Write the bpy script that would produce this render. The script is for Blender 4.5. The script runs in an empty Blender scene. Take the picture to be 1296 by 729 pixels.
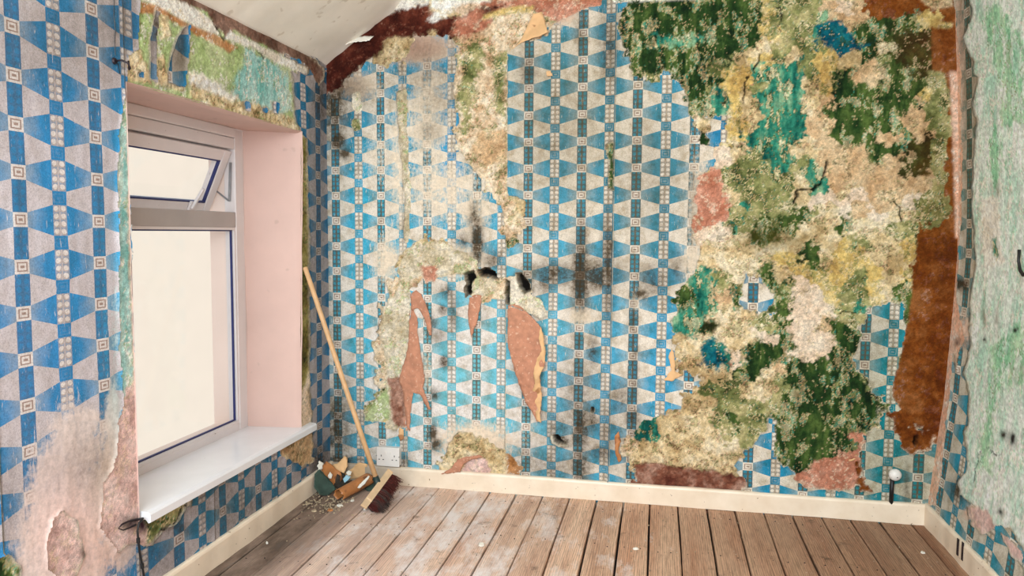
import bpy, bmesh, math, random
import numpy as np
from mathutils import Vector, Matrix, noise as mnoise

C = bpy.context.scene.collection
S = bpy.context.scene
random.seed(7)

# ------------------------------------------------------------------ camera
IW, IH, FPX = 1296.0, 729.0, 944.7087
YAW, PITCH, ROLL = 0.1959, 0.0742, 0.0071
CAM = np.array([1.7127, -3.6593, 1.326])
ROOM_W, HC, HB = 2.9585, 2.1838, 0.1017          # width, height at left wall, baseboard height
BACK_END = -4.5


def cam_axes():
    cy, sy = math.cos(YAW), math.sin(YAW)
    f = np.array([-sy * math.cos(PITCH), cy * math.cos(PITCH), -math.sin(PITCH)])
    r = np.array([cy, sy, 0.0])
    u = np.cross(r, f)
    c, s = math.cos(ROLL), math.sin(ROLL)
    return np.array([c * r + s * u, -s * r + c * u, f])


AX = cam_axes()
cam_d = bpy.data.cameras.new('camera')
cam = bpy.data.objects.new('camera', cam_d)
C.objects.link(cam)
cam_d.sensor_width = 36.0
cam_d.lens = FPX * 36.0 / IW
cam_d.clip_start = 0.05
m3 = Matrix((AX[0], AX[1], -AX[2])).transposed()
cam.matrix_world = Matrix.Translation(CAM.tolist()) @ m3.to_4x4()
S.camera = cam

# ------------------------------------------------------------------ world, lights, exposure
w = bpy.data.worlds.new('overcast_sky')
S.world = w
w.use_nodes = True
w.node_tree.nodes['Background'].inputs[0].default_value = (0.86, 0.94, 1.0, 1)
w.node_tree.nodes['Background'].inputs[1].default_value = 1.35


def area(name, loc, target, sx, sy, power, col):
    d = bpy.data.lights.new(name, 'AREA')
    d.shape = 'RECTANGLE'
    d.size, d.size_y = sx, sy
    d.energy = power
    d.color = col
    o = bpy.data.objects.new(name, d)
    C.objects.link(o)
    o.location = loc
    o.rotation_euler = (Vector(target) - Vector(loc)).to_track_quat('-Z', 'Y').to_euler()
    return o


area('fill_behind', (1.2, -4.3, 1.95), (1.75, 0, 0.85), 2.2, 1.3, 148, (0.80, 0.93, 1.0))  # unseen fill lamp added behind the camera to brighten the room
S.view_settings.view_transform = 'Standard'
S.view_settings.look = 'None'
S.view_settings.exposure = 0.0
S.view_settings.gamma = 1.0
S.view_settings.use_curve_mapping = False


# ------------------------------------------------------------------ helpers
def pix(P):
    """world points -> picture coordinates of the reference frame"""
    q = (np.atleast_2d(P) - CAM) @ AX.T
    z = np.maximum(q[:, 2], 0.05)
    return IW / 2 + FPX * q[:, 0] / z, IH / 2 - FPX * q[:, 1] / z


def at(x, y, ax, val):
    """point of the plane axis=val that the reference pixel (x, y) shows"""
    d = AX.T @ np.array([(x - IW / 2) / FPX, -(y - IH / 2) / FPX, 1.0])
    t = (val - CAM[ax]) / d[ax]
    return CAM + t * d


def at_plane(x, y, p0, n):
    d = AX.T @ np.array([(x - IW / 2) / FPX, -(y - IH / 2) / FPX, 1.0])
    t = np.dot(np.array(p0) - CAM, n) / np.dot(d, n)
    return CAM + t * d


def srgb(r, g, b):
    f = lambda c: (c / 255.0) / 12.92 if c <= 10.3 else ((c / 255.0 + 0.055) / 1.055) ** 2.4
    return (f(r), f(g), f(b))


def lin(a):
    a = np.asarray(a, float) / 255.0
    return np.where(a <= 0.04045, a / 12.92, ((a + 0.055) / 1.055) ** 2.4)


def empty(name, loc=(0, 0, 0)):
    o = bpy.data.objects.new(name, None)
    o.empty_display_size = 0.05
    o.location = loc
    C.objects.link(o)
    return o


def tag(o, label=None, cat=None, group=None, kind=None):
    if label: o['label'] = label
    if cat: o['category'] = cat
    if group: o['group'] = group
    if kind: o['kind'] = kind
    return o


def link(name, me, mat, parent=None, kind=None):
    if mat is not None and not me.materials:
        me.materials.append(mat)
    o = bpy.data.objects.new(name, me)
    C.objects.link(o)
    if parent is not None:
        o.parent = parent
        o.location = -Vector(parent.location)      # meshes are written in world coordinates
    if kind: o['kind'] = kind
    return o


def bm_obj(name, bm, mat, parent=None, kind=None, smooth=False):
    me = bpy.data.meshes.new(name)
    bmesh.ops.recalc_face_normals(bm, faces=bm.faces)
    bm.to_mesh(me)
    bm.free()
    if smooth:
        me.polygons.foreach_set('use_smooth', [True] * len(me.polygons))
    return link(name, me, mat, parent, kind)


def add_box(bm, lo, hi, bevel=0.0, segs=1):
    r = bmesh.ops.create_cube(bm, size=1.0)
    for v in r['verts']:
        v.co = Vector((lo[i] + (v.co[i] + 0.5) * (hi[i] - lo[i]) for i in range(3)))
    if bevel > 0:
        es = list({e for v in r['verts'] for e in v.link_edges})
        bmesh.ops.bevel(bm, geom=es, offset=bevel, segments=segs, affect='EDGES', profile=0.5)


def add_obox(bm, p0, ux, uy, uz, bevel=0.0):
    """oriented box from corner p0 with edge vectors"""
    r = bmesh.ops.create_cube(bm, size=1.0)
    p0, ux, uy, uz = map(Vector, (p0, ux, uy, uz))
    for v in r['verts']:
        v.co = p0 + ux * (v.co.x + .5) + uy * (v.co.y + .5) + uz * (v.co.z + .5)
    if bevel:
        es = list({e for v in r['verts'] for e in v.link_edges})
        bmesh.ops.bevel(bm, geom=es, offset=bevel, segments=2, affect='EDGES', profile=0.5)


def add_tube(bm, pts, radii, n=10, cap=True):
    pts = [Vector(p) for p in pts]
    if not hasattr(radii, '__len__'): radii = [radii] * len(pts)
    rings = []
    ref = None
    for i, p in enumerate(pts):
        t = (pts[min(i + 1, len(pts) - 1)] - pts[max(i - 1, 0)]).normalized()
        if ref is None:
            ref = t.orthogonal().normalized()
        ref = (ref - t * ref.dot(t)).normalized()
        b = t.cross(ref)
        rings.append([bm.verts.new(p + radii[i] * (math.cos(2 * math.pi * k / n) * ref + math.sin(2 * math.pi * k / n) * b)) for k in range(n)])
    for a, b in zip(rings, rings[1:]):
        for k in range(n):
            bm.faces.new((a[k], a[(k + 1) % n], b[(k + 1) % n], b[k]))
    if cap:
        bm.faces.new(rings[0][::-1])
        bm.faces.new(rings[-1])


# ---- numpy noise
def _hash(ix, iy, seed):
    h = (ix.astype(np.int64) * 374761393 + iy.astype(np.int64) * 668265263 + seed * 1274126177) & 0xFFFFFFFF
    h = ((h ^ (h >> 13)) * 1274126177) & 0xFFFFFFFF
    h = (h ^ (h >> 16)) & 0xFFFFFF
    return h / float(0xFFFFFF)


def vnoise(x, y, seed):
    ix, iy = np.floor(x), np.floor(y)
    fx, fy = x - ix, y - iy
    fx = fx * fx * (3 - 2 * fx); fy = fy * fy * (3 - 2 * fy)
    a = _hash(ix, iy, seed); b = _hash(ix + 1, iy, seed)
    c = _hash(ix, iy + 1, seed); d = _hash(ix + 1, iy + 1, seed)
    return (a * (1 - fx) + b * fx) * (1 - fy) + (c * (1 - fx) + d * fx) * fy


def fbm(x, y, scale, octv=4, seed=0, gain=0.55):
    """roughly 0..1, mean .5"""
    s = np.zeros_like(x); amp = 1.0; tot = 0.0
    for o in range(octv):
        f = scale * 2 ** o
        s += amp * (vnoise(x * f + 17.3 * o, y * f - 9.1 * o, seed * 31 + o) - 0.5)
        tot += amp * amp
        amp *= gain
    return np.clip(0.5 + s / math.sqrt(tot) * 0.85, 0, 1)


def poly_sd(px, py, poly):
    """signed distance to a polygon, positive inside"""
    P = np.asarray(poly, float)
    n = len(P)
    lo = P.min(0) - 40; hi = P.max(0) + 40
    sel = np.where((px > lo[0]) & (px < hi[0]) & (py > lo[1]) & (py < hi[1]))[0]
    out = np.full(px.shape, -40.0)
    if len(sel) == 0: return out
    x, y = px[sel], py[sel]
    d2 = np.full(x.shape, 1e9); ins = np.zeros(x.shape, bool)
    for i in range(n):
        ax, ay = P[i]; bx, by = P[(i + 1) % n]
        ex, ey = bx - ax, by - ay
        t = np.clip(((x - ax) * ex + (y - ay) * ey) / (ex * ex + ey * ey + 1e-9), 0, 1)
        d2 = np.minimum(d2, (x - ax - t * ex) ** 2 + (y - ay - t * ey) ** 2)
        if ay != by:
            c = ((ay > y) != (by > y)) & (x < (bx - ax) * (y - ay) / (by - ay) + ax)
            ins ^= c
    d = np.sqrt(d2)
    out[sel] = np.where(ins, d, -d)
    return out


def line_d(px, py, pts):
    d2 = np.full(px.shape, 1e6)
    for (ax, ay), (bx, by) in zip(pts, pts[1:]):
        ex, ey = bx - ax, by - ay
        t = np.clip(((px - ax) * ex + (py - ay) * ey) / (ex * ex + ey * ey + 1e-9), 0, 1)
        d2 = np.minimum(d2, (px - ax - t * ex) ** 2 + (py - ay - t * ey) ** 2)
    return np.sqrt(d2)


def blobs(px, py, L):
    s = np.zeros_like(px)
    for x, y, rx, ry, a in L:
        q = ((px - x) / rx) ** 2 + ((py - y) / ry) ** 2
        s = np.maximum(s, a * np.exp(-q * 0.9))
    return s


# ------------------------------------------------------------------ material helpers
def new_mat(name):
    m = bpy.data.materials.new(name)
    m.use_nodes = True
    nt = m.node_tree
    return m, nt, nt.nodes['Principled BSDF']


class X:
    """small node-expression wrapper: every operation adds one Math node"""
    def __init__(s, nt, sock): s.nt, s.s = nt, sock
    def _op(s, op, *a):
        n = s.nt.nodes.new('ShaderNodeMath'); n.operation = op
        for i, v in enumerate((s,) + a):
            if isinstance(v, X): s.nt.links.new(v.s, n.inputs[i])
            else: n.inputs[i].default_value = v
        return X(s.nt, n.outputs[0])
    def __add__(s, o): return s._op('ADD', o)
    def __sub__(s, o): return s._op('SUBTRACT', o)
    def __mul__(s, o): return s._op('MULTIPLY', o)
    def lt(s, o): return s._op('LESS_THAN', o)
    def gt(s, o): return s._op('GREATER_THAN', o)
    def abs(s): return s._op('ABSOLUTE')
    def min(s, o): return s._op('MINIMUM', o)
    def max(s, o): return s._op('MAXIMUM', o)
    def rnd(s): return s._op('ROUND')
    def inv(s): return (s * -1.0) + 1.0


def attr(nt, name, out='Fac'):
    n = nt.nodes.new('ShaderNodeAttribute'); n.attribute_name = name
    return n.outputs[out]


def mixc(nt, fac, a, b, mode='MIX'):
    n = nt.nodes.new('ShaderNodeMix'); n.data_type = 'RGBA'; n.blend_type = mode
    n.clamp_factor = True
    for sock, v in ((n.inputs[0], fac), (n.inputs[6], a), (n.inputs[7], b)):
        v = v.s if isinstance(v, X) else v
        if isinstance(v, bpy.types.NodeSocket): nt.links.new(v, sock)
        elif isinstance(v, (int, float)): sock.default_value = v
        else: sock.default_value = tuple(v) + (1.0,) if len(v) == 3 else v
    return n.outputs[2]


def noise(nt, vec, scale, detail=3, rough=0.55, out='Fac'):
    n = nt.nodes.new('ShaderNodeTexNoise')
    n.inputs['Scale'].default_value = scale
    n.inputs['Detail'].default_value = detail
    n.inputs['Roughness'].default_value = rough
    if vec is not None: nt.links.new(vec, n.inputs['Vector'])
    return n.outputs[out]


def ramp(nt, fac, stops):
    n = nt.nodes.new('ShaderNodeValToRGB')
    cr = n.color_ramp
    while len(cr.elements) < len(stops): cr.elements.new(0.5)
    for e, (p, c) in zip(cr.elements, stops):
        e.position = p
        e.color = (c, c, c, 1) if isinstance(c, (int, float)) else tuple(c) + (1,)
    nt.links.new(fac.s if isinstance(fac, X) else fac, n.inputs[0])
    return n.outputs[0]


def coords(nt, kind='Object'):
    return nt.nodes.new('ShaderNodeTexCoord').outputs[kind]


def geo_pos(nt):
    return nt.nodes.new('ShaderNodeNewGeometry').outputs['Position']


def mapping(nt, vec, scale):
    n = nt.nodes.new('ShaderNodeMapping')
    n.inputs['Scale'].default_value = scale
    nt.links.new(vec, n.inputs['Vector'])
    return n.outputs[0]


def bump(nt, bsdf, height, strength=0.3, dist=0.002):
    n = nt.nodes.new('ShaderNodeBump')
    n.inputs['Strength'].default_value = strength
    n.inputs['Distance'].default_value = dist
    nt.links.new(height.s if isinstance(height, X) else height, n.inputs['Height'])
    nt.links.new(n.outputs[0], bsdf.inputs['Normal'])


def simple_mat(name, col, rough=0.6, var=0.12, scale=18.0, bmp=0.15, metal=0.0, spots=None):
    """flat colour with noise-driven tone variation, optional dark spots"""
    m, nt, b = new_mat(name)
    p = geo_pos(nt)
    n1 = noise(nt, p, scale, 4)
    c = mixc(nt, ramp(nt, n1, [(0.3, 0.0), (0.7, 1.0)]), [v * (1 - var) for v in col], [min(1, v * (1 + var)) for v in col])
    if spots:
        n2 = noise(nt, p, spots[1], 2)
        c = mixc(nt, ramp(nt, n2, [(spots[2], 0.0), (spots[2] + 0.05, 1.0)]), c, spots[0])
    nt.links.new(c, b.inputs['Base Color'])
    b.inputs['Roughness'].default_value = rough
    b.inputs['Metallic'].default_value = metal
    if bmp: bump(nt, b, noise(nt, p, scale * 6, 3), bmp, 0.001)
    return m


# ------------------------------------------------------------------ materials
def wallpaper_material(name, soft=0.0):
    """soft = 1: the bluer, smoother print of the window wall"""
    m, nt, b = new_mat(name)
    sep = nt.nodes.new('ShaderNodeSeparateXYZ')
    nt.links.new(attr(nt, 'pat', 'Vector'), sep.inputs[0])
    pos = geo_pos(nt)
    U = X(nt, sep.outputs[0]); V = X(nt, sep.outputs[1])
    uh = U * 0.5
    du = (uh - uh.rnd()) * 2.0                     # -1..1, 0 = key column, +-1 = dot column
    ub = du.abs()
    v = V - V.rnd(); va = v.abs()
    V2 = V + 0.5
    w2 = V2 - V2.rnd(); wa = w2.abs()
    isB = ub.lt(0.175); isA = ub.gt(0.825)
    t = (ub - 0.175) * (1 / 0.65)
    blue = va.lt(t * 0.19 + 0.155)
    WR = attr(nt, 'wear', 'Color'); BL = attr(nt, 'blue', 'Color'); CR = attr(nt, 'cream', 'Color')
    dirt = X(nt, attr(nt, 'dirt')); fade = X(nt, attr(nt, 'fade'))
    brown = srgb(112, 84, 62)
    BLd = mixc(nt, 0.45, BL, srgb(40, 62, 78))
    CRl = mixc(nt, 0.35, CR, srgb(240, 232, 218))
    tg = X(nt, ramp(nt, t + X(nt, noise(nt, pos, 26, 4, 0.6)) * 0.9 - 0.45, [(0.0, 0.5), (0.7, 0.0)]))
    BG = mixc(nt, tg, BL, mixc(nt, 0.5, CR, srgb(150, 160, 150)))
    col = mixc(nt, blue, CR, BG)
    # key column: dark leaf panel
    sx = ub - 0.085
    r = V * (1 / 0.1725)
    rr = (r - r.rnd()).abs() * 0.1725
    leaf = (sx * sx + rr * rr * 0.8).lt(0.0031)
    stalk = ub.lt(0.018)
    panel = mixc(nt, leaf, mixc(nt, 0.5, BLd, srgb(104, 98, 76)), mixc(nt, 0.25, BL, srgb(60, 120, 110)))
    panel = mixc(nt, stalk * (1 - .8 * soft), panel, srgb(104, 94, 68))
    panel = mixc(nt, .62 * soft, panel, mixc(nt, .25, BL, srgb(60, 80, 130)))
    key = va.lt(0.155)
    d = (ub * 0.82).max(va)
    ring = d.lt(0.104) * d.gt(0.076)
    dot = ub.lt(0.052) * va.lt(0.028) 
    keyc = mixc(nt, (ring.max(dot)) * 0.75, CRl, srgb(128, 92, 76))
    pB = mixc(nt, key, panel, keyc)
    # dot column
    ua = (ub - 1.0).abs()
    sa = ua - 0.085
    rv = v * (1 / 0.1725) + 10.0
    fr_ = (rv - rv._op('FLOOR') - 0.5) * 0.1725
    disc = (sa * sa + fr_ * fr_).lt(0.0050)
    s2 = sa - 0.016; f2 = fr_ + 0.022
    lit = (s2 * s2 + f2 * f2).lt(0.0044)
    ground = mixc(nt, 0.62, CR, mixc(nt, 0.35, srgb(128, 100, 62), BL))
    ground = mixc(nt, .5 * soft, ground, mixc(nt, .5, CR, BL))
    CRl = mixc(nt, lit, mixc(nt, 0.45, CRl, srgb(126, 98, 74)), CRl)
    pA = mixc(nt, disc, ground, CRl)
    pA = mixc(nt, ua.lt(0.02), pA, mixc(nt, 0.4 + .4 * soft, srgb(132, 108, 74), CR))
    bx = (ua * 0.82).max(wa)
    bring = bx.lt(0.105) * bx.gt(0.08)
    bin_ = ua.lt(0.055) * wa.lt(0.03)
    rectc = mixc(nt, bring.max(bin_) * (0.45 - .3 * soft), mixc(nt, 0.12, BL, srgb(20, 80, 120)), mixc(nt, 0.4, CR, BL))
    pA = mixc(nt, wa.lt(0.155), pA, rectc)
    col = mixc(nt, isB, col, pB)
    col = mixc(nt, isA, col, pA)
    # print grain, soiling with painted corner shade, and wear
    g = noise(nt, pos, 240, 3, 0.8)
    col = mixc(nt, 1.0, col, ramp(nt, g, [(0.28, 0.56), (0.52, 0.98), (0.7, 1.14)]), 'MULTIPLY')
    g2 = noise(nt, pos, 18, 5, 0.68)
    gr = nt.nodes.new('ShaderNodeValToRGB'); gr.color_ramp.elements[0].position = 0.34; gr.color_ramp.elements[1].position = 0.56
    gr.color_ramp.elements[0].color = (0.62, 0.56, 0.46, 1); gr.color_ramp.elements[1].color = (1, 1, 1, 1)
    nt.links.new(g2, gr.inputs[0])
    col = mixc(nt, 0.85 - 0.5 * soft, col, gr.outputs[0], 'MULTIPLY')
    g3 = noise(nt, mapping(nt, pos, (1, 1, 0.18)), 120, 4, 0.75)
    col = mixc(nt, ramp(nt, X(nt, g3) + fade * 0.22, [(0.62, 0.0), (0.70, 0.75)]), col, mixc(nt, 0.5, CR, WR))
    fa = fade * 1.35 + X(nt, noise(nt, pos, 60, 5, 0.7)) * 0.9 - 0.72
    fa = X(nt, ramp(nt, fa, [(0.10, 0.0), (0.44, 1.0)])) * 0.93
    wv = mixc(nt, 1.0, WR, ramp(nt, noise(nt, pos, 55, 5, 0.75), [(0.3, 0.72), (0.62, 1.08)]), 'MULTIPLY')
    col = mixc(nt, fa, col, wv)
    da = dirt * (X(nt, noise(nt, pos, 45, 5, 0.75)) * 2.9 - 0.25).max(0.0)
    col = mixc(nt, da.min(0.94), col, mixc(nt, 0.4, srgb(66, 50, 26), col, 'MULTIPLY'))
    nt.links.new(col, b.inputs['Base Color'])
    b.inputs['Roughness'].default_value = 0.75
    b.inputs['Specular IOR Level'].default_value = 0.2
    bump(nt, b, noise(nt, pos, 160, 4, 0.65), 0.35, 0.0015)
    return m


def plaster_material(name, grain=1.0):
    m, nt, b = new_mat(name)
    pos = geo_pos(nt)
    c = attr(nt, 'col', 'Color')
    n1 = noise(nt, pos, 260, 4, 0.7)
    n2 = noise(nt, pos, 70, 5, 0.7)
    c = mixc(nt, grain, c, ramp(nt, n1, [(0.28, 0.62), (0.62, 1.16)]), 'MULTIPLY')
    c = mixc(nt, grain * 0.8, c, ramp(nt, n2, [(0.3, 0.72), (0.65, 1.14)]), 'MULTIPLY')
    nt.links.new(c, b.inputs['Base Color'])
    b.inputs['Roughness'].default_value = 0.9
    b.inputs['Specular IOR Level'].default_value = 0.15
    bump(nt, b, noise(nt, pos, 100, 6, 0.78), 1.0, 0.006)
    return m


def wood_floor_material(name):
    m, nt, b = new_mat(name)
    oi = nt.nodes.new('ShaderNodeObjectInfo')
    rnd = X(nt, oi.outputs['Random'])
    pos = geo_pos(nt)
    sep = nt.nodes.new('ShaderNodeSeparateXYZ'); nt.links.new(pos, sep.inputs[0])
    px = X(nt, sep.outputs[0]); py = X(nt, sep.outputs[1])
    comb = nt.nodes.new('ShaderNodeCombineXYZ')
    nt.links.new((px * 1.0).s, comb.inputs[0]); nt.links.new((py * 0.06).s, comb.inputs[1])
    nt.links.new((rnd * 7.0).s, comb.inputs[2])
    gv = comb.outputs[0]
    w = nt.nodes.new('ShaderNodeTexWave')
    w.wave_type = 'BANDS'; w.bands_direction = 'X'
    w.inputs['Scale'].default_value = 36; w.inputs['Distortion'].default_value = 9
    w.inputs['Detail'].default_value = 3; w.inputs['Detail Scale'].default_value = 0.7
    nt.links.new(gv, w.inputs['Vector'])
    fine = noise(nt, gv, 190, 5, 0.75)
    broad = noise(nt, gv, 14, 4, 0.6)
    base = mixc(nt, ramp(nt, broad, [(0.3, 0.0), (0.7, 1.0)]), srgb(190, 142, 112), srgb(246, 208, 176))
    base = mixc(nt, 0.5, base, ramp(nt, w.outputs['Fac'], [(0.0, 0.45), (0.5, 1.0), (1.0, 1.08)]), 'MULTIPLY')
    base = mixc(nt, 0.7, base, ramp(nt, fine, [(0.34, 0.42), (0.56, 1.1)]), 'MULTIPLY')
    tone = rnd * 0.22 + 0.86
    cc = nt.nodes.new('ShaderNodeCombineColor')
    for i in range(3): nt.links.new(tone.s, cc.inputs[i])
    base = mixc(nt, 1.0, base, cc.outputs[0], 'MULTIPLY')
    # dusty, greyer boards towards the window; painted shade browns those towards the right wall
    xr = X(nt, ramp(nt, px * 0.3333 + X(nt, broad) * 0.5 - 0.25 + rnd * 0.1 - 0.05, [(0.5, 0.0), (0.84, 1.0)]))
    xl = X(nt, ramp(nt, px * 0.3333, [(0.12, 1.0), (0.5, 0.0)]))
    base = mixc(nt, xr * 0.65, base, mixc(nt, 1.0, base, srgb(140, 116, 92), 'MULTIPLY'))
    base = mixc(nt, xl * 0.38, base, srgb(222, 206, 200))
    # paint splashes and ground-in plaster dust, thickest left of the middle
    sp = mapping(nt, pos, (1, 0.45, 1))
    s1 = noise(nt, sp, 7, 6, 0.72)
    dx = (px - 0.85).abs() * 1.25
    sm = X(nt, s1) - dx * 0.16
    base = mixc(nt, ramp(nt, sm, [(0.42, 0.0), (0.60, 0.85)]), base, srgb(236, 228, 224))
    s2 = noise(nt, pos, 75, 3, 0.6)
    base = mixc(nt, ramp(nt, s2, [(0.70, 0.0), (0.73, 0.8)]), base, srgb(226, 218, 206))
    s3 = noise(nt, pos, 9, 5, 0.7)
    base = mixc(nt, ramp(nt, s3, [(0.6, 0.0), (0.74, 0.75)]), base, srgb(58, 40, 30))
    # soot and damp along the left wall and at the right corner
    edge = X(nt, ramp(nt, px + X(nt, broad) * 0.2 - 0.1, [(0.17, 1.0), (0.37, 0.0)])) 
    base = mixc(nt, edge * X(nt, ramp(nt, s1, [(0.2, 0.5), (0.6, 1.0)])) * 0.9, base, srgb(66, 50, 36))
    nt.links.new(base, b.inputs['Base Color'])
    b.inputs['Roughness'].default_value = 0.62
    b.inputs['Specular IOR Level'].default_value = 0.3
    bump(nt, b, X(nt, fine) * 0.6 + X(nt, w.outputs['Fac']) * 0.4, 0.35, 0.002)
    return m


M = {}
M['paper'] = wallpaper_material('geometric_wallpaper')
M['paper_window'] = wallpaper_material('geometric_wallpaper_window_wall', 1.0)
M['plaster'] = plaster_material('decayed_plaster')
M['plaster_soft'] = plaster_material('flaking_distemper', 0.4)
M['floor'] = wood_floor_material('worn_floorboards')
M['cream_gloss'] = simple_mat('cream_gloss_paint', srgb(234, 216, 192), 0.4, 0.07, 9, 0.12, spots=(srgb(120, 88, 60), 60, 0.71))
m_, nt_, b_ = new_mat('sooty_shaded_cream_gloss_paint')
p_ = geo_pos(nt_); sp_ = nt_.nodes.new('ShaderNodeSeparateXYZ'); nt_.links.new(p_, sp_.inputs[0])
c_ = mixc(nt_, ramp(nt_, noise(nt_, p_, 9, 4), [(.3, 0.0), (.7, 1.0)]), srgb(228, 208, 182), srgb(242, 226, 204))
c_ = mixc(nt_, ramp(nt_, noise(nt_, p_, 60, 3), [(.70, 0.0), (.74, 1.0)]), c_, srgb(120, 88, 60))
c_ = mixc(nt_, ramp(nt_, X(nt_, noise(nt_, p_, 12, 4, .7)) * .25 + X(nt_, sp_.outputs[0]), [(.30, .6), (.66, 0.0)]), c_, srgb(84, 68, 50))  # corner grime together with painted shade at the left end
nt_.links.new(c_, b_.inputs['Base Color']); b_.inputs['Roughness'].default_value = .42
bump(nt_, b_, noise(nt_, p_, 50, 3), .12, .001)
M['cream_gloss_back'] = m_
M['ceiling'] = simple_mat('ceiling_paint', srgb(234, 227, 214), 0.8, 0.05, 5, 0.4, spots=(srgb(214, 204, 188), 14, 0.66))
M['pink'] = simple_mat('pink_skim_plaster', srgb(206, 174, 162), 0.8, 0.05, 5, 0.2, spots=(srgb(192, 162, 150), 13, 0.68))
M['upvc'] = simple_mat('white_plastic_frame', srgb(214, 206, 204), 0.35, 0.03, 12, 0.0, spots=(srgb(150, 138, 130), 50, 0.74))
M['upvc_shaded'] = simple_mat('shaded_plastic_transom', srgb(166, 158, 154), 0.4, 0.05, 8, 0.0)  # frame plastic with its backlit shade painted into the colour
M['sill'] = simple_mat('white_sill_board', srgb(226, 226, 228), 0.22, 0.03, 8, 0.0, spots=(srgb(140, 130, 125), 90, 0.76))
M['gasket'] = simple_mat('dark_blue_gasket', srgb(24, 34, 92), 0.5, 0.1, 30, 0)
M['metal'] = simple_mat('dull_steel', srgb(150, 150, 152), 0.35, 0.1, 40, 0.05, metal=0.9)
M['socket'] = simple_mat('white_socket_plastic', srgb(226, 221, 214), 0.35, 0.04, 20, 0.0, spots=(srgb(150, 140, 125), 120, 0.75))
M['black'] = simple_mat('black_plastic', srgb(18, 17, 18), 0.5, 0.2, 30, 0.1)
M['dark_metal'] = simple_mat('dark_rusty_metal', srgb(40, 30, 36), 0.5, 0.3, 60, 0.3, metal=0.4)
M['broom_wood'] = simple_mat('pale_broom_wood', srgb(206, 164, 118), 0.5, 0.12, 26, 0.2)
M['broom_block'] = simple_mat('broom_block_wood', srgb(212, 182, 144), 0.6, 0.12, 26, 0.2)
M['bristle'] = simple_mat('dark_red_bristle', srgb(84, 30, 24), 0.6, 0.7, 120, 0.2)
M['bristle_tip'] = simple_mat('grey_dusty_bristle', srgb(62, 50, 46), 0.8, 0.4, 90, 0.2)
M['ferrule'] = simple_mat('dark_green_plastic_socket', srgb(26, 48, 44), 0.5, 0.15, 30, 0.1)
M['back_paper'] = simple_mat('brown_back_of_wallpaper', srgb(178, 116, 66), 0.42, 0.22, 16, 0.3, spots=(srgb(120, 72, 40), 11, 0.6))
M['tan_paper'] = simple_mat('tan_paper_backing', srgb(220, 176, 126), 0.8, 0.14, 16, 0.3, spots=(srgb(168, 118, 76), 14, 0.62))
M['terracotta'] = simple_mat('terracotta_paper_backing', srgb(184, 128, 100), 0.85, 0.2, 34, 0.8, spots=(srgb(206, 164, 138), 60, 0.62))
M['crumb'] = simple_mat('crumbled_plaster', srgb(162, 144, 118), 0.9, 0.45, 40, 0.3)
M['green_scrap'] = simple_mat('dark_green_paper_scrap', srgb(46, 66, 56), 0.8, 0.3, 30, 0.3)
M['pale_scrap'] = simple_mat('pale_plaster_flake', srgb(226, 220, 206), 0.8, 0.1, 30, 0.2)
M['render'] = simple_mat('cream_outdoor_render', srgb(235, 215, 194), 0.9, 0.02, 3, 0.0)
M['outer_pink'] = simple_mat('outer_reveal_render', srgb(226, 206, 194), 0.9, 0.03, 5, 0.0)
M['brown_gap'] = simple_mat('dark_subfloor', srgb(26, 20, 16), 0.9, 0.2, 10, 0)
gm, gnt, gb = new_mat('window_glass')
gnt.nodes.remove(gb)
tr = gnt.nodes.new('ShaderNodeBsdfTransparent'); gl = gnt.nodes.new('ShaderNodeBsdfGlossy')
gl.inputs['Roughness'].default_value = 0.03
lw = gnt.nodes.new('ShaderNodeLayerWeight'); lw.inputs['Blend'].default_value = 0.5
fr = gnt.nodes.new('ShaderNodeMath'); fr.operation = 'POWER'; fr.inputs[1].default_value = 4.0
gnt.links.new(lw.outputs['Facing'], fr.inputs[0])
mx = gnt.nodes.new('ShaderNodeMixShader')
gnt.links.new(fr.outputs[0], mx.inputs[0]); gnt.links.new(tr.outputs[0], mx.inputs[1]); gnt.links.new(gl.outputs[0], mx.inputs[2])
gnt.links.new(mx.outputs[0], gnt.nodes['Material Output'].inputs['Surface'])
M['glass'] = gm

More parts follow.
